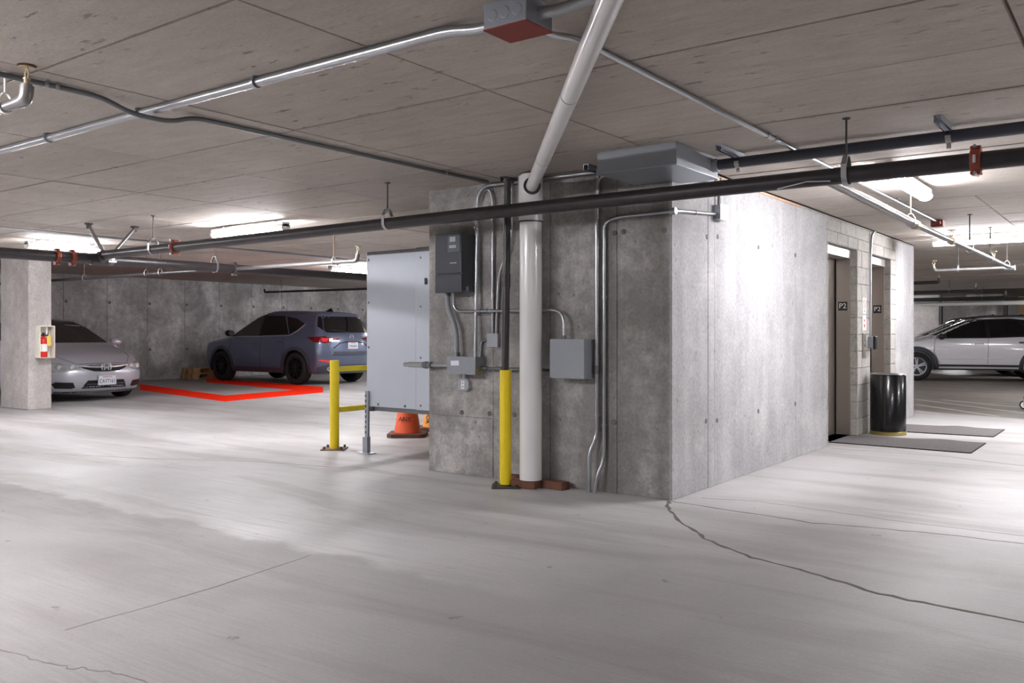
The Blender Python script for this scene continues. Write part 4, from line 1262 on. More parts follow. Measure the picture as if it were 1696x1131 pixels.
# pallets at the foot of the far wall
def pallet(x, y, z, rz, label):
    t = thing('pallet', label, 'pallet', (x, y, z), 'pallets by the far wall')
    for i in range(4):
        MB().box(-0.5, 0.5, -0.27 + i * 0.15, -0.27 + i * 0.15 + 0.09, 0.118, 0.138).build('board', 'wood', t, off=(0, 0, 0))
    for i in range(3):
        MB().box(-0.5, 0.5, -0.27 + i * 0.225, -0.27 + i * 0.225 + 0.09, 0.0, 0.02).build('board', 'wood', t, off=(0, 0, 0))
        for k in range(3):
            MB().box(-0.5 + k * 0.43, -0.5 + k * 0.43 + 0.14, -0.27 + i * 0.225, -0.27 + i * 0.225 + 0.09, 0.02, 0.118).build('block', 'wood', t, off=(0, 0, 0))
    t.rotation_euler = (0, 0, R(rz))
    return t


pallet(-19.46, 13.3, 0.0, 90, 'lower wooden pallet on the floor before the blue-grey car')
pallet(-19.45, 13.32, 0.139, 91, 'upper wooden pallet of the stack before the blue-grey car')

# ------------------------------------------------------------------ distant right-hand bay
far_column(-6.15, 30.5, 1.35, 0.6, 'broad concrete column far behind the white cars, left of two')
far_column(-4.25, 30.8, 1.0, 0.6, 'stained concrete column far behind the white cars, right of two', 'wall_front')
tag(MB().box(-3.6, 3.0, 33.0, 33.2, 0, CE).build('plywood_partition', 'tan'), 'tan boarded partition far behind the white cars', 'partition')
for x, y, w, lab in ((-5.38, 30.0, 0.05, 'thin black vertical pipe beside the left far column'), (-3.62, 30.2, 0.05, 'thin black vertical pipe beside the right far column')):
    tag(MB().cyl((x, y, 0), (x, y, CE), w, 12).build('riser_pipe', 'pipe_black', smooth=40), lab, 'pipe')
o = thing('branch_pipe', 'long pale horizontal pipe far behind the white cars', 'pipe', (-4, 27.5, 2.0))
MB().cyl((-9, 27.4, 1.98), (2, 27.4, 1.98), 0.06, 14).build('pipe_run', 'white', o, smooth=40)
MB().cyl((-9, 27.45, 2.09), (2, 27.45, 2.09), 0.035, 14).build('upper_pipe', 'pipe_black', o, smooth=40)
for x0, x1, y, z, lab in ((-6, -3.3, 18.2, 2.12, 'nearest dark sprinkler branch past the core end'), (-7, -3.2, 21.8, 2.09, 'middle dark sprinkler branch past the core end'), (-7, -3.1, 25.8, 2.08, 'farthest dark sprinkler branch past the core end')):
    o = thing('branch_pipe', lab, 'pipe', (x1, y, z), 'sprinkler branches past the core')
    MB().tube(fillet([(x0, y + 0.25, z), (x1, y, z), (x1, y, z + 0.09)], 0.04), 0.032, 12).build('pipe_run', 'pipe_black', o, smooth=40)
    sprinkler(o, x1, y, z + 0.08)
    ring_h(o, x1 - 0.55, y + 0.05, z, 0.036, CE, 'x', 'emt', 'base_steel', 0.02)

# cart at the right edge: only a wheel reaches into the picture
ct = thing('hand_cart', 'small cart whose pale wheel enters at the right edge', 'cart', (-1.3, 15.5, 0))
for dx, dy in ((0, 0), (0.5, 0.1), (0.0, 0.7), (0.5, 0.8)):
    wx, wy = -1.585 + dx, 15.25 + dy
    w = MB().lathe([(0.045, -0.013), (0.065, -0.016), (0.068, 0), (0.065, 0.016), (0.045, 0.013), (0.045, -0.013)], (wx, wy, 0.068), 20, 'y').build('wheel', 'rubber', ct, smooth=40)
    MB().lathe([(0.0, -0.015), (0.046, -0.017), (0.05, 0), (0.046, 0.017), (0, 0.015)], (wx, wy, 0.068), 20, 'y').build('hub', 'white', w, smooth=40)
    MB().box(wx - 0.012, wx + 0.012, wy - 0.026, wy - 0.02, 0.06, 0.16).box(wx - 0.012, wx + 0.012, wy + 0.02, wy + 0.026, 0.06, 0.16).build('fork', 'emt', ct)
MB().box(-1.60, -1.05, 15.22, 16.1, 0.16, 0.2).build('deck', 'emt_dark', ct, bevel=0.01)
MB().tube(fillet([(-1.07, 15.3, 0.2), (-1.0, 15.3, 0.95), (-1.0, 16.0, 0.95), (-1.07, 16.0, 0.2)], 0.08), 0.014, 10).build('handle', 'emt', ct, smooth=40)


# ================================================================== CARS
def curve(pts, sigma=0.03, lo=-3.0, hi=3.0, n=1200):
    pts = sorted(pts)
    xs = np.linspace(lo, hi, n)
    ys = np.interp(xs, [p[0] for p in pts], [p[1] for p in pts])
    if sigma > 0:
        st = (hi - lo) / (n - 1)
        k = int(4 * sigma / st) + 1
        g = np.exp(-0.5 * (np.arange(-k, k + 1) * st / sigma) ** 2)
        g /= g.sum()
        yp = np.concatenate([np.full(k, ys[0]), ys, np.full(k, ys[-1])])
        ys = np.convolve(yp, g, 'valid')
    return lambda v: np.interp(v, xs, ys)


def smax(arrs, k=0.045):
    a = np.stack(np.broadcast_arrays(*arrs))
    m = a.max(axis=0)
    return m + k * np.log(np.exp((a - m) / k).sum(axis=0)) - 0.0


class Car:
    """body solid: side, top, bottom, nose and tail surfaces blended; +x is forward, origin on the ground under its middle"""
    def __init__(s, spec):
        s.sp = spec
        s.top = curve(spec['top'], spec.get('sig', 0.05))
        s.vert = curve(spec['vert'], 0.03, 0, 2)
        s.plan = curve(spec['plan'], 0.12)
        s.nose = curve(spec['nose'], 0.03, 0, 2)
        s.tail = curve(spec['tail'], 0.03, 0, 2)
        s.hw = spec['W'] / 2

    def F(s, x, y, z):
        x, y, z = np.broadcast_arrays(np.asarray(x, float), np.asarray(y, float), np.asarray(z, float))
        ay = np.abs(y)
        sp = s.sp
        q = ay / s.hw
        side = ay - s.hw * s.vert(z) * s.plan(x)
        top = (z - s.top(x + sp['bow'] * q ** 2 * np.where(x > 0, 1.0, -1.0)) + sp['crown'] * q ** 2) * 0.9
        bot = sp['bottom'] - z
        nose = x - s.nose(z) + sp['nose_r'] * q ** 2.6
        tail = -(x - s.tail(z)) + sp['tail_r'] * q ** 2.6
        return smax([side, top, bot, nose, tail], sp.get('k', 0.03))

    def body(s, nx=110, na=84):
        sp = s.sp
        xa, xb = s.tail(0.55) - 0.1, s.nose(0.55) + 0.1
        xs = np.linspace(xa, xb, 4000)
        zc = 0.5 * (sp['bottom'] + np.minimum(s.top(xs), 1.1))
        ins = s.F(xs, 0 * xs, zc) < -0.003
        x0, x1 = xs[ins][0], xs[ins][-1]
        u = np.linspace(0, 1, nx)
        xs = x0 + (x1 - x0) * (0.5 - 0.5 * np.cos(math.pi * (0.25 * u + 0.75 * (0.5 - 0.5 * np.cos(math.pi * u)))))
        # angles: dense everywhere, mirrored
        an = np.linspace(0, 2 * math.pi, na, endpoint=False) + math.pi / na
        X = np.repeat(xs[:, None], na, 1)
        ZC = 0.5 * (sp['bottom'] + np.minimum(s.top(X), 1.1))
        dy, dz = np.cos(an)[None] + 0 * X, np.sin(an)[None] + 0 * X
        lo, hi = np.zeros_like(X), np.full_like(X, 2.0)
        for _ in range(34):
            mid = (lo + hi) / 2
            f = s.F(X, dy * mid, ZC + dz * mid)
            hi = np.where(f > 0, mid, hi)
            lo = np.where(f > 0, lo, mid)
        V = np.stack([X, dy * lo, ZC + dz * lo], -1).reshape(-1, 3)
        faces = []
        for i in range(nx - 1):
            for k in range(na):
                k2 = (k + 1) % na
                faces.append((i * na + k, i * na + k2, (i + 1) * na + k2, (i + 1) * na + k))
        faces.append(tuple(range(na)))
        faces.append(tuple(range((nx - 1) * na, nx * na))[::-1])
        return [tuple(p) for p in V], faces

    def on_side(s, x, z, sgn=1, off=0.004):
        lo, hi = np.zeros_like(x), np.full_like(x, 1.4)
        for _ in range(30):
            mid = (lo + hi) / 2
            f = s.F(x, mid, z)
            hi = np.where(f > 0, mid, hi)
            lo = np.where(f > 0, lo, mid)
        return sgn * (lo + off)

    def on_end(s, y, z, sgn=1, off=0.004):
        lo, hi = np.zeros_like(y), np.full_like(y, 3.0)
        for _ in range(32):
            mid = (lo + hi) / 2
            f = s.F(sgn * mid, y, z)
            hi = np.where(f > 0, mid, hi)
            lo = np.where(f > 0, lo, mid)
        return sgn * (lo + off)

    def patch(s, name, mat, parent, poly, face, off=0.004, step=0.05, sgn=1, thick=0.012, smooth=50):
        """piece of trim or glass that follows the body: poly in (x,z) for face 'side', (y,z) for 'front'/'rear'"""
        bm = bmesh.new()
        vs_ = [bm.verts.new((a, b, 0)) for a, b in poly]
        bm.faces.new(vs_)
        P = np.array(poly)
        for ax in (0, 1):
            lo, hi = P[:, ax].min(), P[:, ax].max()
            n = max(1, int((hi - lo) / step))
            for k in range(1, n):
                c_ = lo + (hi - lo) * k / n
                co = (c_, 0, 0) if ax == 0 else (0, c_, 0)
                no = (1, 0, 0) if ax == 0 else (0, 1, 0)
                bmesh.ops.bisect_plane(bm, geom=bm.verts[:] + bm.edges[:] + bm.faces[:], plane_co=co, plane_no=no)
        bm.verts.ensure_lookup_table()
        A = np.array([v.co.x for v in bm.verts])
        B = np.array([v.co.y for v in bm.verts])
        if face == 'side':
            D = s.on_side(A, B, sgn, off)
            D2 = D - sgn * thick
            C1 = np.stack([A, D, B], -1)
            C2 = np.stack([A, D2, B], -1)
        else:
            sg = 1 if face == 'front' else -1
            D = s.on_end(A, B, sg, off)
            C1 = np.stack([D, A, B], -1)
            C2 = np.stack([D - sg * thick, A, B], -1)
        n = len(A)
        bm.verts.index_update()
        fs = [tuple(v.index for v in f.verts) for f in bm.faces]
        bd = [(e.verts[0].index, e.verts[1].index) for e in bm.edges if len(e.link_faces) == 1]
        bm.free()
        mb = MB().add(np.concatenate([C1, C2]), fs + [tuple(i + n for i in f[::-1]) for f in fs] + [(a, b, b + n, a + n) for a, b in bd])
        return mb.build(name, mat, parent, smooth=smooth)

    def arch_trim(s, parent, xc, r0, r1, mat, sgn, off=0.012, a0=-12, a1=192, zc=None):
        zc = s.sp['R'] if zc is None else zc
        nA, nR = 36, 3
        A = np.repeat(np.linspace(R(a0), R(a1), nA + 1)[:, None], nR + 1, 1)
        Rr = np.linspace(r0, r1, nR + 1)[None] + 0 * A
        x, z = xc + Rr * np.cos(A), np.maximum(zc + Rr * np.sin(A), s.sp['bottom'] + 0.02)
        y = s.on_side(x.ravel(), z.ravel(), sgn, off).reshape(x.shape)
        y2 = y - sgn * 0.05
        n = x.size
        V = np.concatenate([np.stack([x, y, z], -1).reshape(-1, 3), np.stack([x, y2, z], -1).reshape(-1, 3)])
        m = nR + 1
        fs = []
        for i in range(nA):
            for j in range(nR):
                q = (i * m + j, i * m + j + 1, (i + 1) * m + j + 1, (i + 1) * m + j)
                fs += [q, tuple(k + n for k in q[::-1])]
            for j in (0, nR):
                fs.append((i * m + j, (i + 1) * m + j, (i + 1) * m + j + n, i * m + j + n))
        for i in (0, nA):
            for j in range(nR):
                fs.append((i * m + j, i * m + j + 1, i * m + j + 1 + n, i * m + j + n))
        return MB().add(V, fs).build('arch_trim', mat, parent, smooth=50)


def wheel(parent, x, y, r, wdt, sgn, rim_mat, spokes, rim_r):
    zc = r
    h = wdt / 2
    prof = [(rim_r, -h * 0.86), (rim_r + 0.02, -h), (r - 0.045, -h), (r - 0.012, -h * 0.82), (r, -h * 0.5), (r, h * 0.5), (r - 0.012, h * 0.82), (r - 0.045, h), (rim_r + 0.02, h), (rim_r, h * 0.86)]
    w = MB().lathe(prof + [prof[0]], (x, y, zc), 40, 'y').build('wheel', 'rubber', parent, smooth=40)
    m = MB()
    o = sgn * h * 0.80
    m.lathe([(rim_r * 0.90, -h * 0.8), (rim_r * 1.0, -h * 0.85), (rim_r * 1.0, h * 0.85), (rim_r * 0.90, h * 0.8), (rim_r * 0.86, 0), (rim_r * 0.9, -h * 0.8)], (x, y, zc), 40, 'y')
    m.cyl((x, y + o * 0.6, zc), (x, y + o * 0.98, zc), rim_r * 0.2, 16)
    for k in range(spokes):
        for dq in (-0.13, 0.13):
            a = 2 * math.pi * k / spokes + 0.3
            p0 = (x + rim_r * 0.14 * math.cos(a + dq * 2), y + o * 0.9, zc + rim_r * 0.14 * math.sin(a + dq * 2))
            p1 = (x + rim_r * 0.93 * math.cos(a + dq), y + o * 0.93, zc + rim_r * 0.93 * math.sin(a + dq))
            m.bar(p0, p1, 0.035, 0.022, up=(-math.sin(a), 0, math.cos(a)))
    m.build('rim', rim_mat, w, smooth=30)
    MB().cyl((x, y - o * 0.2, zc), (x, y - o * 0.05, zc), rim_r * 0.86, 28).build('brake', 'black', w)
    return w


def build_body(car, parent, mat):
    V, Fc = car.body()
    b = MB().add(V, Fc).build('body', mat, parent, smooth=38)
    sp = car.sp
    cut = MB()
    for xc in sp['axles']:
        for sg in (-1, 1):
            cut.cyl((xc, sg * (car.hw - 0.30), sp['R']), (xc, sg * (car.hw + 0.3), sp['R']), sp['arch'], 48)
    co = cut.build('arch_cut', mat)
    md = b.modifiers.new('arches', 'BOOLEAN')
    md.object = co
    md.operation = 'DIFFERENCE'
    md.solver = 'EXACT'
    dg = bpy.context.evaluated_depsgraph_get()
    me = bpy.data.meshes.new_from_object(b.evaluated_get(dg))
    b.modifiers.clear()
    me.shade_smooth()
    me.set_sharp_from_angle(angle=R(38))
    b.data = me
    bpy.data.objects.remove(co)
    for xc in sp['axles']:
        for sg in (-1, 1):
            MB().lathe([(sp['arch'] - 0.002, -0.28), (sp['arch'] - 0.002, -0.012)] if sg > 0 else [(sp['arch'] - 0.002, 0.28), (sp['arch'] - 0.002, 0.012)], (xc, sg * (car.hw - 0.01), sp['R']), 32, 'y', arc=(R(-15), R(195))).build('arch_liner', 'black', parent, smooth=40)
    return b


def mirror_y(poly):
    return [(-a, b) for a, b in poly]


def door_line(car, parent, pts, sgn, mat='black', w=0.008):
    """narrow panel gap laid along the side"""
    P = np.array(pts)
    xs, zs = [], []
    for i in range(len(P) - 1):
        for k in range(8):
            t = k / 8
            xs.append(P[i, 0] * (1 - t) + P[i + 1, 0] * t)
            zs.append(P[i, 1] * (1 - t) + P[i + 1, 1] * t)
    xs.append(P[-1, 0]); zs.append(P[-1, 1])
    xs, zs = np.array(xs), np.array(zs)
    y = car.on_side(xs, zs, sgn, 0.001)
    return MB().tube([(a, b, c_) for a, b, c_ in zip(xs, y, zs)], w / 2, 6).build('panel_gap', mat, parent)


def end_line(car, parent, pts, face, mat='black', w=0.008, name='panel_gap', off=0.001, n=10):
    P = np.array(pts)
    ys, zs = [], []
    for i in range(len(P) - 1):
        for k in range(n):
            t = k / n
            ys.append(P[i, 0] * (1 - t) + P[i + 1, 0] * t)
            zs.append(P[i, 1] * (1 - t) + P[i + 1, 1] * t)
    ys.append(P[-1, 0]); zs.append(P[-1, 1])
    ys, zs = np.array(ys), np.array(zs)
    x = car.on_end(ys, zs, 1 if face == 'front' else -1, off)
    return MB().tube([(a, b, c_) for a, b, c_ in zip(x, ys, zs)], w / 2, 6).build(name, mat, parent, smooth=60)


def handle(car, parent, x, z, sgn, mat):
    y = float(car.on_side(np.array([x]), np.array([z]), sgn, 0.0)[0])
    MB().box(x - 0.10, x + 0.10, min(y, y + sgn * 0.028), max(y, y + sgn * 0.028), z - 0.016, z + 0.016).build('door_handle', mat, parent, bevel=0.012)


def side_mirror(parent, x, y, z, sgn, mat):
    m = MB().lathe([(0.0, -0.10), (0.045, -0.098), (0.075, -0.06), (0.08, 0.0), (0.072, 0.06), (0.05, 0.098), (0, 0.1)], (0, 0, 0), 20, 'y')
    m.v = [(x + p[0] * 1.0, y + sgn * 0.13 + p[1], z + p[2] * 0.95) for p in m.v]
    o = m.build('side_mirror', mat, parent, smooth=60)
    MB().box(x - 0.03, x + 0.03, min(y - sgn * 0.03, y + sgn * 0.07), max(y - sgn * 0.03, y + sgn * 0.07), z - 0.075, z - 0.04).build('mirror_stalk', mat, o, bevel=0.008)
    g = MB().lathe([(0, 0), (0.085, 0), (0.085, 0.005), (0, 0.005)], (0, 0, 0), 20, 'x')
    g.v = [(x - 0.086 + p[0], y + sgn * 0.13 + p[1] * 0.95, z + p[2] * 0.75) for p in g.v]
    g.build('mirror_glass', 'mirror', o)
    return o


def place(root, x, y, rz):
    root.location = (x, y, 0)
    root.rotation_euler = (0, 0, R(rz))


# ---------------- silver sedan
civ = Car(dict(W=1.75, bottom=0.135, R=0.315, arch=0.36, axles=(1.34, -1.36), bow=0.10, crown=0.055, nose_r=0.40, tail_r=0.3, k=0.028,
               top=[(-3, 0.9), (-2.25, 0.98), (-2.1, 1.06), (-1.75, 1.10), (-1.0, 1.37), (-0.4, 1.435), (0.1, 1.42), (0.45, 1.30), (1.28, 0.955), (1.45, 0.915), (1.85, 0.80), (2.12, 0.68), (2.25, 0.59), (3, 0.45)],
               vert=[(0, 0.90), (0.2, 0.94), (0.32, 0.99), (0.6, 1.0), (0.82, 0.985), (0.93, 0.95), (1.2, 0.80), (1.42, 0.66), (2, 0.4)],
               plan=[(-3, 0.86), (-2.2, 0.90), (-1.4, 0.99), (0, 1.0), (1.4, 0.99), (2.1, 0.90), (3, 0.85)],
               nose=[(0, 2.0), (0.14, 2.10), (0.22, 2.20), (0.36, 2.245), (0.50, 2.25), (0.62, 2.20), (0.74, 2.02), (2, 2.0)],
               tail=[(0, -2.1), (0.25, -2.18), (0.5, -2.25), (0.8, -2.22), (1.05, -2.15), (2, -2.1)]))
sd = thing('sedan', 'silver sedan parked nose-out behind the concrete column, far left', 'car')
build_body(civ, sd, 'paint_silver')
WS = [(-0.66, 0.985), (0.66, 0.985), (0.57, 1.29), (0.50, 1.375), (0.0, 1.395), (-0.50, 1.375), (-0.57, 1.29)]
civ.patch('windshield', 'glass_front', sd, WS, 'front', 0.004, 0.06)
for sg in (-1, 1):
    civ.patch('side_window', 'glass', sd, [(1.0, 0.965), (0.28, 1.29), (0.12, 1.335), (-0.28, 1.34), (-0.30, 0.965)], 'side', 0.004, 0.06, sg)
    civ.patch('side_window', 'glass', sd, [(-0.36, 0.965), (-0.34, 1.34), (-0.8, 1.31), (-1.25, 1.12), (-1.3, 0.98)], 'side', 0.004, 0.06, sg)
    door_line(civ, sd, [(0.95, 0.93), (0.98, 0.6), (0.85, 0.27)], sg)
    door_line(civ, sd, [(-0.33, 0.95), (-0.33, 0.27)], sg)
    handle(civ, sd, -0.12, 0.80, sg, 'paint_silver')
    side_mirror(sd, 0.78, sg * 0.83, 0.99, sg, 'paint_silver')
    hl = [(0.43, 0.60), (0.40, 0.575), (0.55, 0.525), (0.70, 0.50), (0.80, 0.515), (0.82, 0.61), (0.775, 0.675), (0.64, 0.655)]
    h = civ.patch('headlamp', 'lens', sd, hl if sg > 0 else mirror_y(hl), 'front', 0.006, 0.05)
    for yy in (0.52, 0.68):
        xx = float(civ.on_end(np.array([sg * yy]), np.array([0.585]), 1, 0.0)[0])
        MB().lathe([(0, 0.004), (0.036, 0.012), (0.046, 0.003)], (xx + 0.006, sg * yy, 0.585), 16, 'x').build('lamp_bowl', 'chrome', h, smooth=40)
    fg = [(0.48, 0.25), (0.52, 0.335), (0.74, 0.345), (0.775, 0.315), (0.73, 0.24), (0.53, 0.23)]
    civ.patch('fog_recess', 'black', sd, fg if sg > 0 else mirror_y(fg), 'front', 0.004, 0.05)
    MB().tube([(float(civ.on_end(np.array([sg * q]), np.array([zz]), 1, 0.006)[0]), sg * q, zz) for q, zz in [(0.06, 0.585), (0.16, 0.583), (0.28, 0.592), (0.41, 0.612)]], 0.017, 8).build('grille_bar', 'chrome', sd, smooth=60)
civ.patch('grille', 'black', sd, [(-0.42, 0.61), (-0.37, 0.565), (-0.22, 0.515), (0, 0.505), (0.22, 0.515), (0.37, 0.565), (0.42, 0.61), (0.2, 0.62), (0, 0.622), (-0.2, 0.62)], 'front', 0.003, 0.05)
civ.patch('lower_intake', 'black', sd, [(-0.39, 0.23), (0.39, 0.23), (0.35, 0.31), (0.31, 0.365), (-0.31, 0.365), (-0.35, 0.31)], 'front', 0.003, 0.05)
civ.patch('lower_lip', 'clad', sd, [(-0.7, 0.15), (0.7, 0.15), (0.72, 0.18), (-0.72, 0.18)], 'front', 0.003, 0.06)
end_line(civ, sd, [(-0.32, 0.30), (0.32, 0.30)], 'front', 'emt_dark', 0.014, 'intake_bar', 0.006)
end_line(civ, sd, [(-0.44, 0.632), (-0.2, 0.642), (0.2, 0.642), (0.44, 0.632)], 'front', 'black', 0.01)
for sg in (-1, 1):
    end_line(civ, sd, [(sg * 0.44, 0.632), (sg * 0.62, 0.75), (sg * 0.70, 0.90)], 'front', 'black', 0.007)
xe = float(civ.on_end(np.array([0.0]), np.array([0.57]), 1, 0.0)[0]) + 0.014
em = MB()
K = 1.45
em.tube([(xe, a * K, 0.57 + b * K) for a, b in ((-0.035, 0.045), (-0.05, 0.046), (-0.058, 0.0), (-0.045, -0.04), (0.045, -0.04), (0.058, 0.0), (0.05, 0.046), (0.035, 0.045), (-0.035, 0.045))], 0.009, 8)
for (a0, b0), (a1, b1) in (((-0.03, 0.04), (-0.022, -0.038)), ((0.03, 0.04), (0.022, -0.038)), ((-0.026, -0.003), (0.026, -0.003))):
    em.bar((xe, a0 * K, 0.57 + b0 * K), (xe, a1 * K, 0.57 + b1 * K), 0.02, 0.014, up=(1, 0, 0))
em.build('emblem', 'chrome', sd, smooth=50)
xp = float(civ.on_end(np.array([0.0]), np.array([0.36]), 1, 0.0)[0]) + 0.012
pl = MB().box(xp, xp + 0.004, -0.1525, 0.1525, 0.285, 0.438).build('number_plate', 'plate_white', sd, bevel=0.004)
MB().box(xp - 0.006, xp, -0.165, 0.165, 0.275, 0.448).build('plate_frame', 'emt', sd, bevel=0.003)
text('plate_number', 'CAY7161', 0.098, 'ink_blue', (xp + 0.0045, 0, 0.343), (0, 1, 0), (0, 0, 1), pl, sx=0.72)
text('plate_state', 'WASHINGTON', 0.03, 'ink_red', (xp + 0.0045, 0, 0.415), (0, 1, 0), (0, 0, 1), pl, sx=0.8)
for xc in civ.sp['axles']:
    for sg in (-1, 1):
        wheel(sd, xc, sg * 0.755, 0.315, 0.205, sg, 'rim_silver', 5, 0.21)
place(sd, -16.52, 7.86, 0)

# ---------------- blue-grey crossover, seen from behind
suv = Car(dict(W=1.845, bottom=0.24, R=0.362, arch=0.42, axles=(1.345, -1.355), bow=0.08, crown=0.05, nose_r=0.34, tail_r=0.26, k=0.028,
               top=[(-3, 1.6), (-1.95, 1.60), (-1.6, 1.645), (-0.9, 1.68), (-0.2, 1.68), (0.25, 1.58), (1.08, 1.13), (1.3, 1.08), (1.9, 1.0), (2.2, 0.9), (3, 0.7)],
               vert=[(0, 0.92), (0.25, 0.94), (0.4, 0.99), (0.7, 1.0), (0.95, 0.985), (1.08, 0.955), (1.35, 0.83), (1.62, 0.68), (2, 0.5)],
               plan=[(-3, 0.9), (-2.25, 0.93), (-1.4, 1.0), (0, 0.985), (1.4, 1.0), (2.1, 0.93), (3, 0.9)],
               nose=[(0, 2.1), (0.25, 2.16), (0.5, 2.27), (0.85, 2.28), (1.0, 2.2), (2, 2.1)],
               tail=[(0, -2.1), (0.24, -2.14), (0.40, -2.24), (0.66, -2.285), (0.78, -2.27), (0.98, -2.235), (1.10, -2.20), (1.17, -2.15), (1.50, -1.93), (1.56, -1.92), (1.62, -1.95), (2, -1.95)]))
sv = thing('suv', 'blue-grey crossover parked nose-in against the far wall', 'car')
build_body(suv, sv, 'paint_blue')
RW = [(-0.60, 1.165), (0.60, 1.165), (0.64, 1.21), (0.545, 1.48), (0.46, 1.525), (-0.46, 1.525), (-0.545, 1.48), (-0.64, 1.21)]
suv.patch('rear_window', 'glass', sv, RW, 'rear', 0.004, 0.06)
suv.patch('windshield', 'glass', sv, [(-0.70, 1.16), (0.70, 1.16), (0.58, 1.56), (-0.58, 1.56)], 'front', 0.004, 0.08)
for sg in (-1, 1):
    suv.patch('side_window', 'glass_lite', sv, [(0.80, 1.10), (0.33, 1.42), (0.12, 1.52), (-0.02, 1.545), (-0.04, 1.10)], 'side', 0.005, 0.07, sg)
    suv.patch('side_window', 'glass', sv, [(-0.17, 1.10), (-0.12, 1.555), (-0.75, 1.545), (-1.10, 1.12)], 'side', 0.005, 0.07, sg)
    suv.patch('side_window', 'glass', sv, [(-1.13, 1.125), (-0.82, 1.535), (-1.2, 1.48), (-1.52, 1.36), (-1.33, 1.22)], 'side', 0.005, 0.07, sg)
    suv.patch('pillar_trim', 'black', sv, [(0.93, 1.09), (0.35, 1.47), (0.12, 1.565), (-0.12, 1.575), (-0.17, 1.09)], 'side', 0.003, 0.07, sg)
    dp = [(0.655, 1.21), (0.73, 1.30), (0.63, 1.52), (0.48, 1.535), (0.56, 1.48)]
    suv.patch('pillar_trim', 'black_gloss', sv, dp if sg > 0 else mirror_y(dp), 'rear', 0.004, 0.05)
    door_line(suv, sv, [(0.95, 1.07), (-0.17, 1.075), (-1.15, 1.10), (-1.36, 1.20), (-1.55, 1.36)], sg, 'chrome', 0.014)
    door_line(suv, sv, [(0.98, 1.05), (1.0, 0.7), (0.88, 0.36)], sg)
    door_line(suv, sv, [(-0.14, 1.05), (-0.13, 0.36)], sg)
    door_line(suv, sv, [(-0.93, 1.06), (-0.98, 0.80), (-0.88, 0.5)], sg)
    suv.patch('rocker_trim', 'clad_blue', sv, [(0.95, 0.26), (0.95, 0.37), (-0.95, 0.37), (-0.95, 0.26)], 'side', 0.008, 0.1, sg)
    for xc in suv.sp['axles']:
        suv.arch_trim(sv, xc, 0.415, 0.49, 'clad_blue', sg)
    handle(suv, sv, 0.10, 0.92, sg, 'paint_blue')
    handle(suv, sv, -0.82, 0.96, sg, 'paint_blue')
    side_mirror(sv, 0.83, sg * 0.9, 1.15, sg, 'black')
    tl = [(0.30, 1.035), (0.52, 1.06), (0.80, 1.07), (0.86, 1.05), (0.80, 0.95), (0.70, 0.925), (0.55, 0.955), (0.40, 1.0)]
    tp = suv.patch('tail_lamp', 'tail', sv, tl if sg > 0 else mirror_y(tl), 'rear', 0.008, 0.05)
    t2 = [(0.66, 0.965), (0.60, 1.04), (0.76, 1.045), (0.75, 0.96)]
    suv.patch('lamp_segment', 'tail_lit', tp, t2 if sg > 0 else mirror_y(t2), 'rear', 0.012, 0.05)
    t3 = [(0.54, 0.975), (0.52, 1.035), (0.60, 1.035), (0.61, 0.97)]
    suv.patch('lamp_segment', 'lens', tp, t3 if sg > 0 else mirror_y(t3), 'rear', 0.012, 0.05)
    suv.patch('tail_lamp', 'tail', sv, [(-1.72, 1.06), (-2.10, 1.085), (-2.16, 0.94), (-1.98, 0.945)], 'side', 0.008, 0.05, sg)
    rf = [(0.62, 0.49), (0.84, 0.55), (0.80, 0.575), (0.60, 0.545)]
    suv.patch('reflector', 'tail_lit', sv, rf if sg > 0 else mirror_y(rf), 'rear', 0.008, 0.05)
    xb_ = float(suv.on_end(np.array([sg * 0.6]), np.array([0.36]), -1, 0.0)[0])
    MB().lathe([(0.030, -0.02), (0.048, -0.02), (0.048, 0.10), (0.030, 0.10), (0.030, -0.02)], (xb_, sg * 0.60, 0.36), 20, 'x').build('tailpipe', 'chrome', sv, smooth=40)
suv.patch('bumper_trim', 'clad_blue', sv, [(-0.80, 0.27), (0.80, 0.27), (0.84, 0.40), (0.62, 0.47), (0.45, 0.44), (-0.45, 0.44), (-0.62, 0.47), (-0.84, 0.40)], 'rear', 0.01, 0.08)
suv.patch('tailgate_recess', 'clad_blue', sv, [(-0.56, 0.68), (0.56, 0.68), (0.52, 0.745), (-0.52, 0.745)], 'rear', 0.003, 0.08)
end_line(suv, sv, [(-0.52, 0.82), (-0.36, 0.925), (-0.2, 0.95), (0.2, 0.95), (0.36, 0.925), (0.52, 0.82)], 'rear', 'black', 0.03, 'plate_recess', -0.002)
for sg in (-1, 1):
    end_line(suv, sv, [(sg * 0.66, 1.18), (sg * 0.655, 0.95), (sg * 0.64, 0.78), (sg * 0.55, 0.66)], 'rear', 'black', 0.008)
end_line(suv, sv, [(-0.55, 0.66), (0.55, 0.66)], 'rear', 'black', 0.012)
xr = float(suv.on_end(np.array([0.0]), np.array([0.87]), -1, 0.0)[0]) - 0.008
pl = MB().box(xr - 0.006, xr, -0.1525, 0.1525, 0.80, 0.945).build('number_plate', 'plate_white', sv, bevel=0.003)
text('plate_number', 'CMX6201', 0.08, 'ink_blue', (xr - 0.0065, 0, 0.855), (0, -1, 0), (0, 0, 1), pl, sx=0.74)
text('plate_state', 'WASHINGTON', 0.026, 'ink_red', (xr - 0.0065, 0, 0.925), (0, -1, 0), (0, 0, 1), pl, sx=0.8)
xr = float(suv.on_end(np.array([0.0]), np.array([1.06]), -1, 0.0)[0]) - 0.008
e = MB().lathe([(0.052, -0.005), (0.063, -0.005), (0.063, 0.005), (0.052, 0.005), (0.052, -0.005)], (xr, 0, 1.06), 24, 'x')
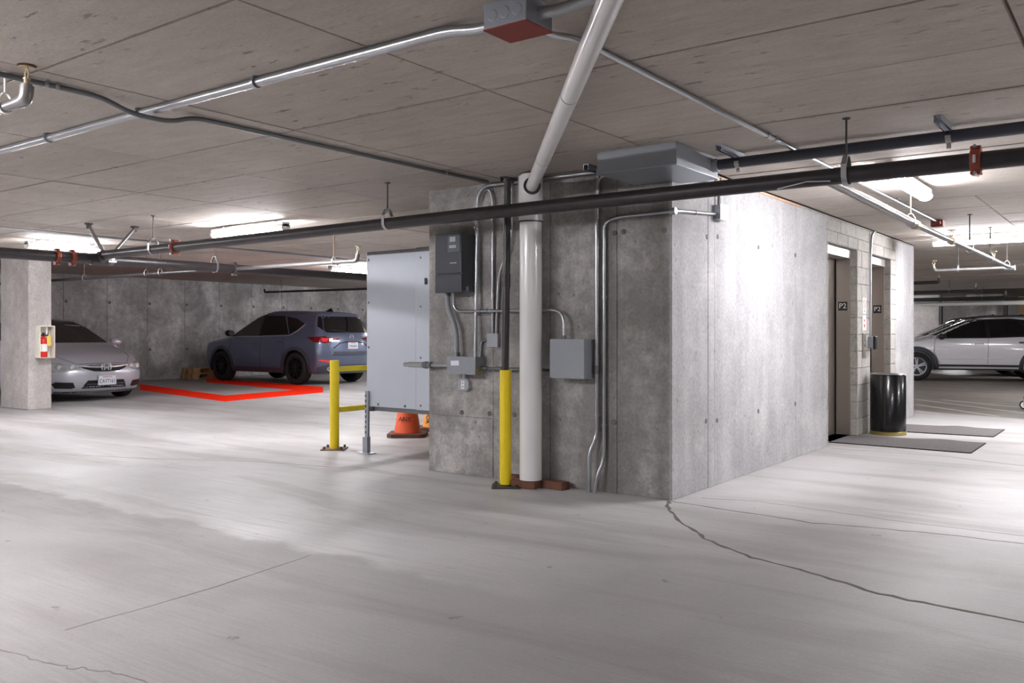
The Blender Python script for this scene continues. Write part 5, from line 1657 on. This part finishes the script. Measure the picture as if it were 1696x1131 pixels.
e.tube([(xr, -0.055, 1.065), (xr, -0.03, 1.085), (xr, 0.0, 1.05), (xr, 0.03, 1.085), (xr, 0.055, 1.065)], 0.007, 6)
e.build('emblem', 'chrome', sv, smooth=50)
xr = float(suv.on_end(np.array([0.55]), np.array([0.86]), -1, 0.0)[0]) - 0.006
text('model_badge', 'CX-5', 0.07, 'chrome', (xr, 0.53, 0.86), (0.12, -1, 0), (0, 0, 1), sv, 0.004, sx=1.2)
MB().add([(-1.55, 0, 1.735), (-1.36, 0.022, 1.655), (-1.36, -0.022, 1.655), (-1.60, 0.022, 1.64), (-1.60, -0.022, 1.64)], [(0, 1, 2), (0, 3, 1), (0, 2, 4), (0, 4, 3), (1, 3, 4, 2)]).build('antenna_fin', 'black_gloss', sv, bevel=0.004)
MB().tube([(-2.18, 0.02, 1.175), (-2.16, 0.25, 1.20), (-2.12, 0.5, 1.22)], 0.01, 6).build('rear_wiper', 'black', sv)
for xc in suv.sp['axles']:
    for sg in (-1, 1):
        wheel(sv, xc, sg * 0.80, 0.362, 0.235, sg, 'rim_black', 8, 0.25)
place(sv, -16.80, 13.74, 180)

# ---------------- white crossover at the right
xov = Car(dict(W=1.80, bottom=0.26, R=0.345, arch=0.40, axles=(1.33, -1.335), bow=0.08, crown=0.05, nose_r=0.36, tail_r=0.26, k=0.028,
               top=[(-3, 1.4), (-1.95, 1.44), (-1.6, 1.50), (-0.9, 1.555), (-0.3, 1.56), (0.10, 1.50), (1.08, 1.07), (1.25, 1.03), (1.8, 0.97), (2.1, 0.88), (3, 0.7)],
               vert=[(0, 0.92), (0.26, 0.94), (0.4, 0.99), (0.7, 1.0), (0.9, 0.985), (1.02, 0.955), (1.3, 0.83), (1.52, 0.70), (2, 0.5)],
               plan=[(-3, 0.9), (-2.2, 0.93), (-1.4, 1.0), (0, 0.985), (1.4, 1.0), (2.05, 0.93), (3, 0.9)],
               nose=[(0, 2.05), (0.25, 2.1), (0.5, 2.21), (0.8, 2.22), (0.95, 2.1), (2, 2.0)],
               tail=[(0, -2.0), (0.26, -2.08), (0.5, -2.22), (0.9, -2.2), (1.05, -2.12), (1.45, -1.85), (2, -1.8)]))
xo = thing('crossover', 'white crossover with black cladding and roof rails, at the right edge', 'car')
build_body(xov, xo, 'paint_white')
xov.patch('windshield', 'glass', xo, [(-0.68, 1.10), (0.68, 1.10), (0.56, 1.46), (-0.56, 1.46)], 'front', 0.004, 0.08)
xov.patch('rear_window', 'glass', xo, [(-0.58, 1.10), (0.58, 1.10), (0.50, 1.40), (-0.50, 1.40)], 'rear', 0.004, 0.08)
for sg in (-1, 1):
    xov.patch('pillar_trim', 'black', xo, [(1.06, 1.02), (0.35, 1.37), (0.05, 1.475), (-0.7, 1.50), (-1.5, 1.40), (-1.68, 1.22), (-1.5, 1.08), (-0.2, 1.03)], 'side', 0.003, 0.07, sg)
    xov.patch('side_window', 'glass', xo, [(0.88, 1.06), (0.28, 1.36), (0.04, 1.44), (-0.16, 1.45), (-0.18, 1.06)], 'side', 0.007, 0.07, sg)
    xov.patch('side_window', 'glass', xo, [(-0.26, 1.06), (-0.25, 1.455), (-0.85, 1.44), (-1.12, 1.10)], 'side', 0.007, 0.07, sg)
    xov.patch('side_window', 'glass', xo, [(-1.18, 1.11), (-0.93, 1.43), (-1.42, 1.36), (-1.56, 1.2)], 'side', 0.007, 0.07, sg)
    xov.patch('rocker_trim', 'clad', xo, [(0.92, 0.27), (0.92, 0.40), (-0.92, 0.40), (-0.92, 0.27)], 'side', 0.012, 0.1, sg)
    for xc in xov.sp['axles']:
        xov.arch_trim(xo, xc, 0.395, 0.485, 'clad', sg, 0.014)
    door_line(xov, xo, [(0.93, 1.0), (0.95, 0.7), (0.82, 0.42)], sg)
    door_line(xov, xo, [(-0.22, 1.02), (-0.2, 0.42)], sg)
    door_line(xov, xo, [(-1.0, 1.05), (-1.08, 0.80), (-0.88, 0.46)], sg)
    door_line(xov, xo, [(0.80, 0.54), (-0.2, 0.54), (-0.85, 0.57)], sg, 'paint_white', 0.02)
    handle(xov, xo, -0.02, 0.90, sg, 'paint_white')
    handle(xov, xo, -0.95, 0.93, sg, 'black')
    side_mirror(xo, 0.80, sg * 0.86, 1.07, sg, 'black')
    MB().tube([(0.10, sg * 0.60, 1.49), (-0.05, sg * 0.60, 1.545), (-1.2, sg * 0.585, 1.565), (-1.5, sg * 0.57, 1.525)], 0.022, 10).build('roof_rail', 'black', xo, smooth=50)
    hl = [(0.45, 0.80), (0.5, 0.72), (0.78, 0.74), (0.80, 0.86)]
    xov.patch('headlamp', 'lens', xo, hl if sg > 0 else mirror_y(hl), 'front', 0.006, 0.06)
for k in (-0.35, -0.95):
    MB().box(k - 0.03, k + 0.03, -0.6, 0.6, 1.575, 1.60).build('roof_crossbar', 'black', xo, bevel=0.008)
xov.patch('grille', 'black', xo, [(-0.4, 0.62), (0.4, 0.62), (0.43, 0.78), (-0.43, 0.78)], 'front', 0.004, 0.06)
xov.patch('bumper_trim', 'clad', xo, [(-0.75, 0.29), (0.75, 0.29), (0.7, 0.45), (-0.7, 0.45)], 'front', 0.006, 0.08)
for xc in xov.sp['axles']:
    for sg in (-1, 1):
        wheel(xo, xc, sg * 0.785, 0.345, 0.225, sg, 'rim_silver', 5, 0.225)
place(xo, -3.62, 24.14, 196.3)

# second white car, mostly hidden behind the crossover: the same shape again
w2 = copy_tree(xo)
w2.name = "crossover"
tag(w2, 'white car mostly hidden behind the nearer white crossover, right', 'car')
w2.scale = (1.0, 1.0, 1.0)
place(w2, -4.45, 26.9, 196.3)
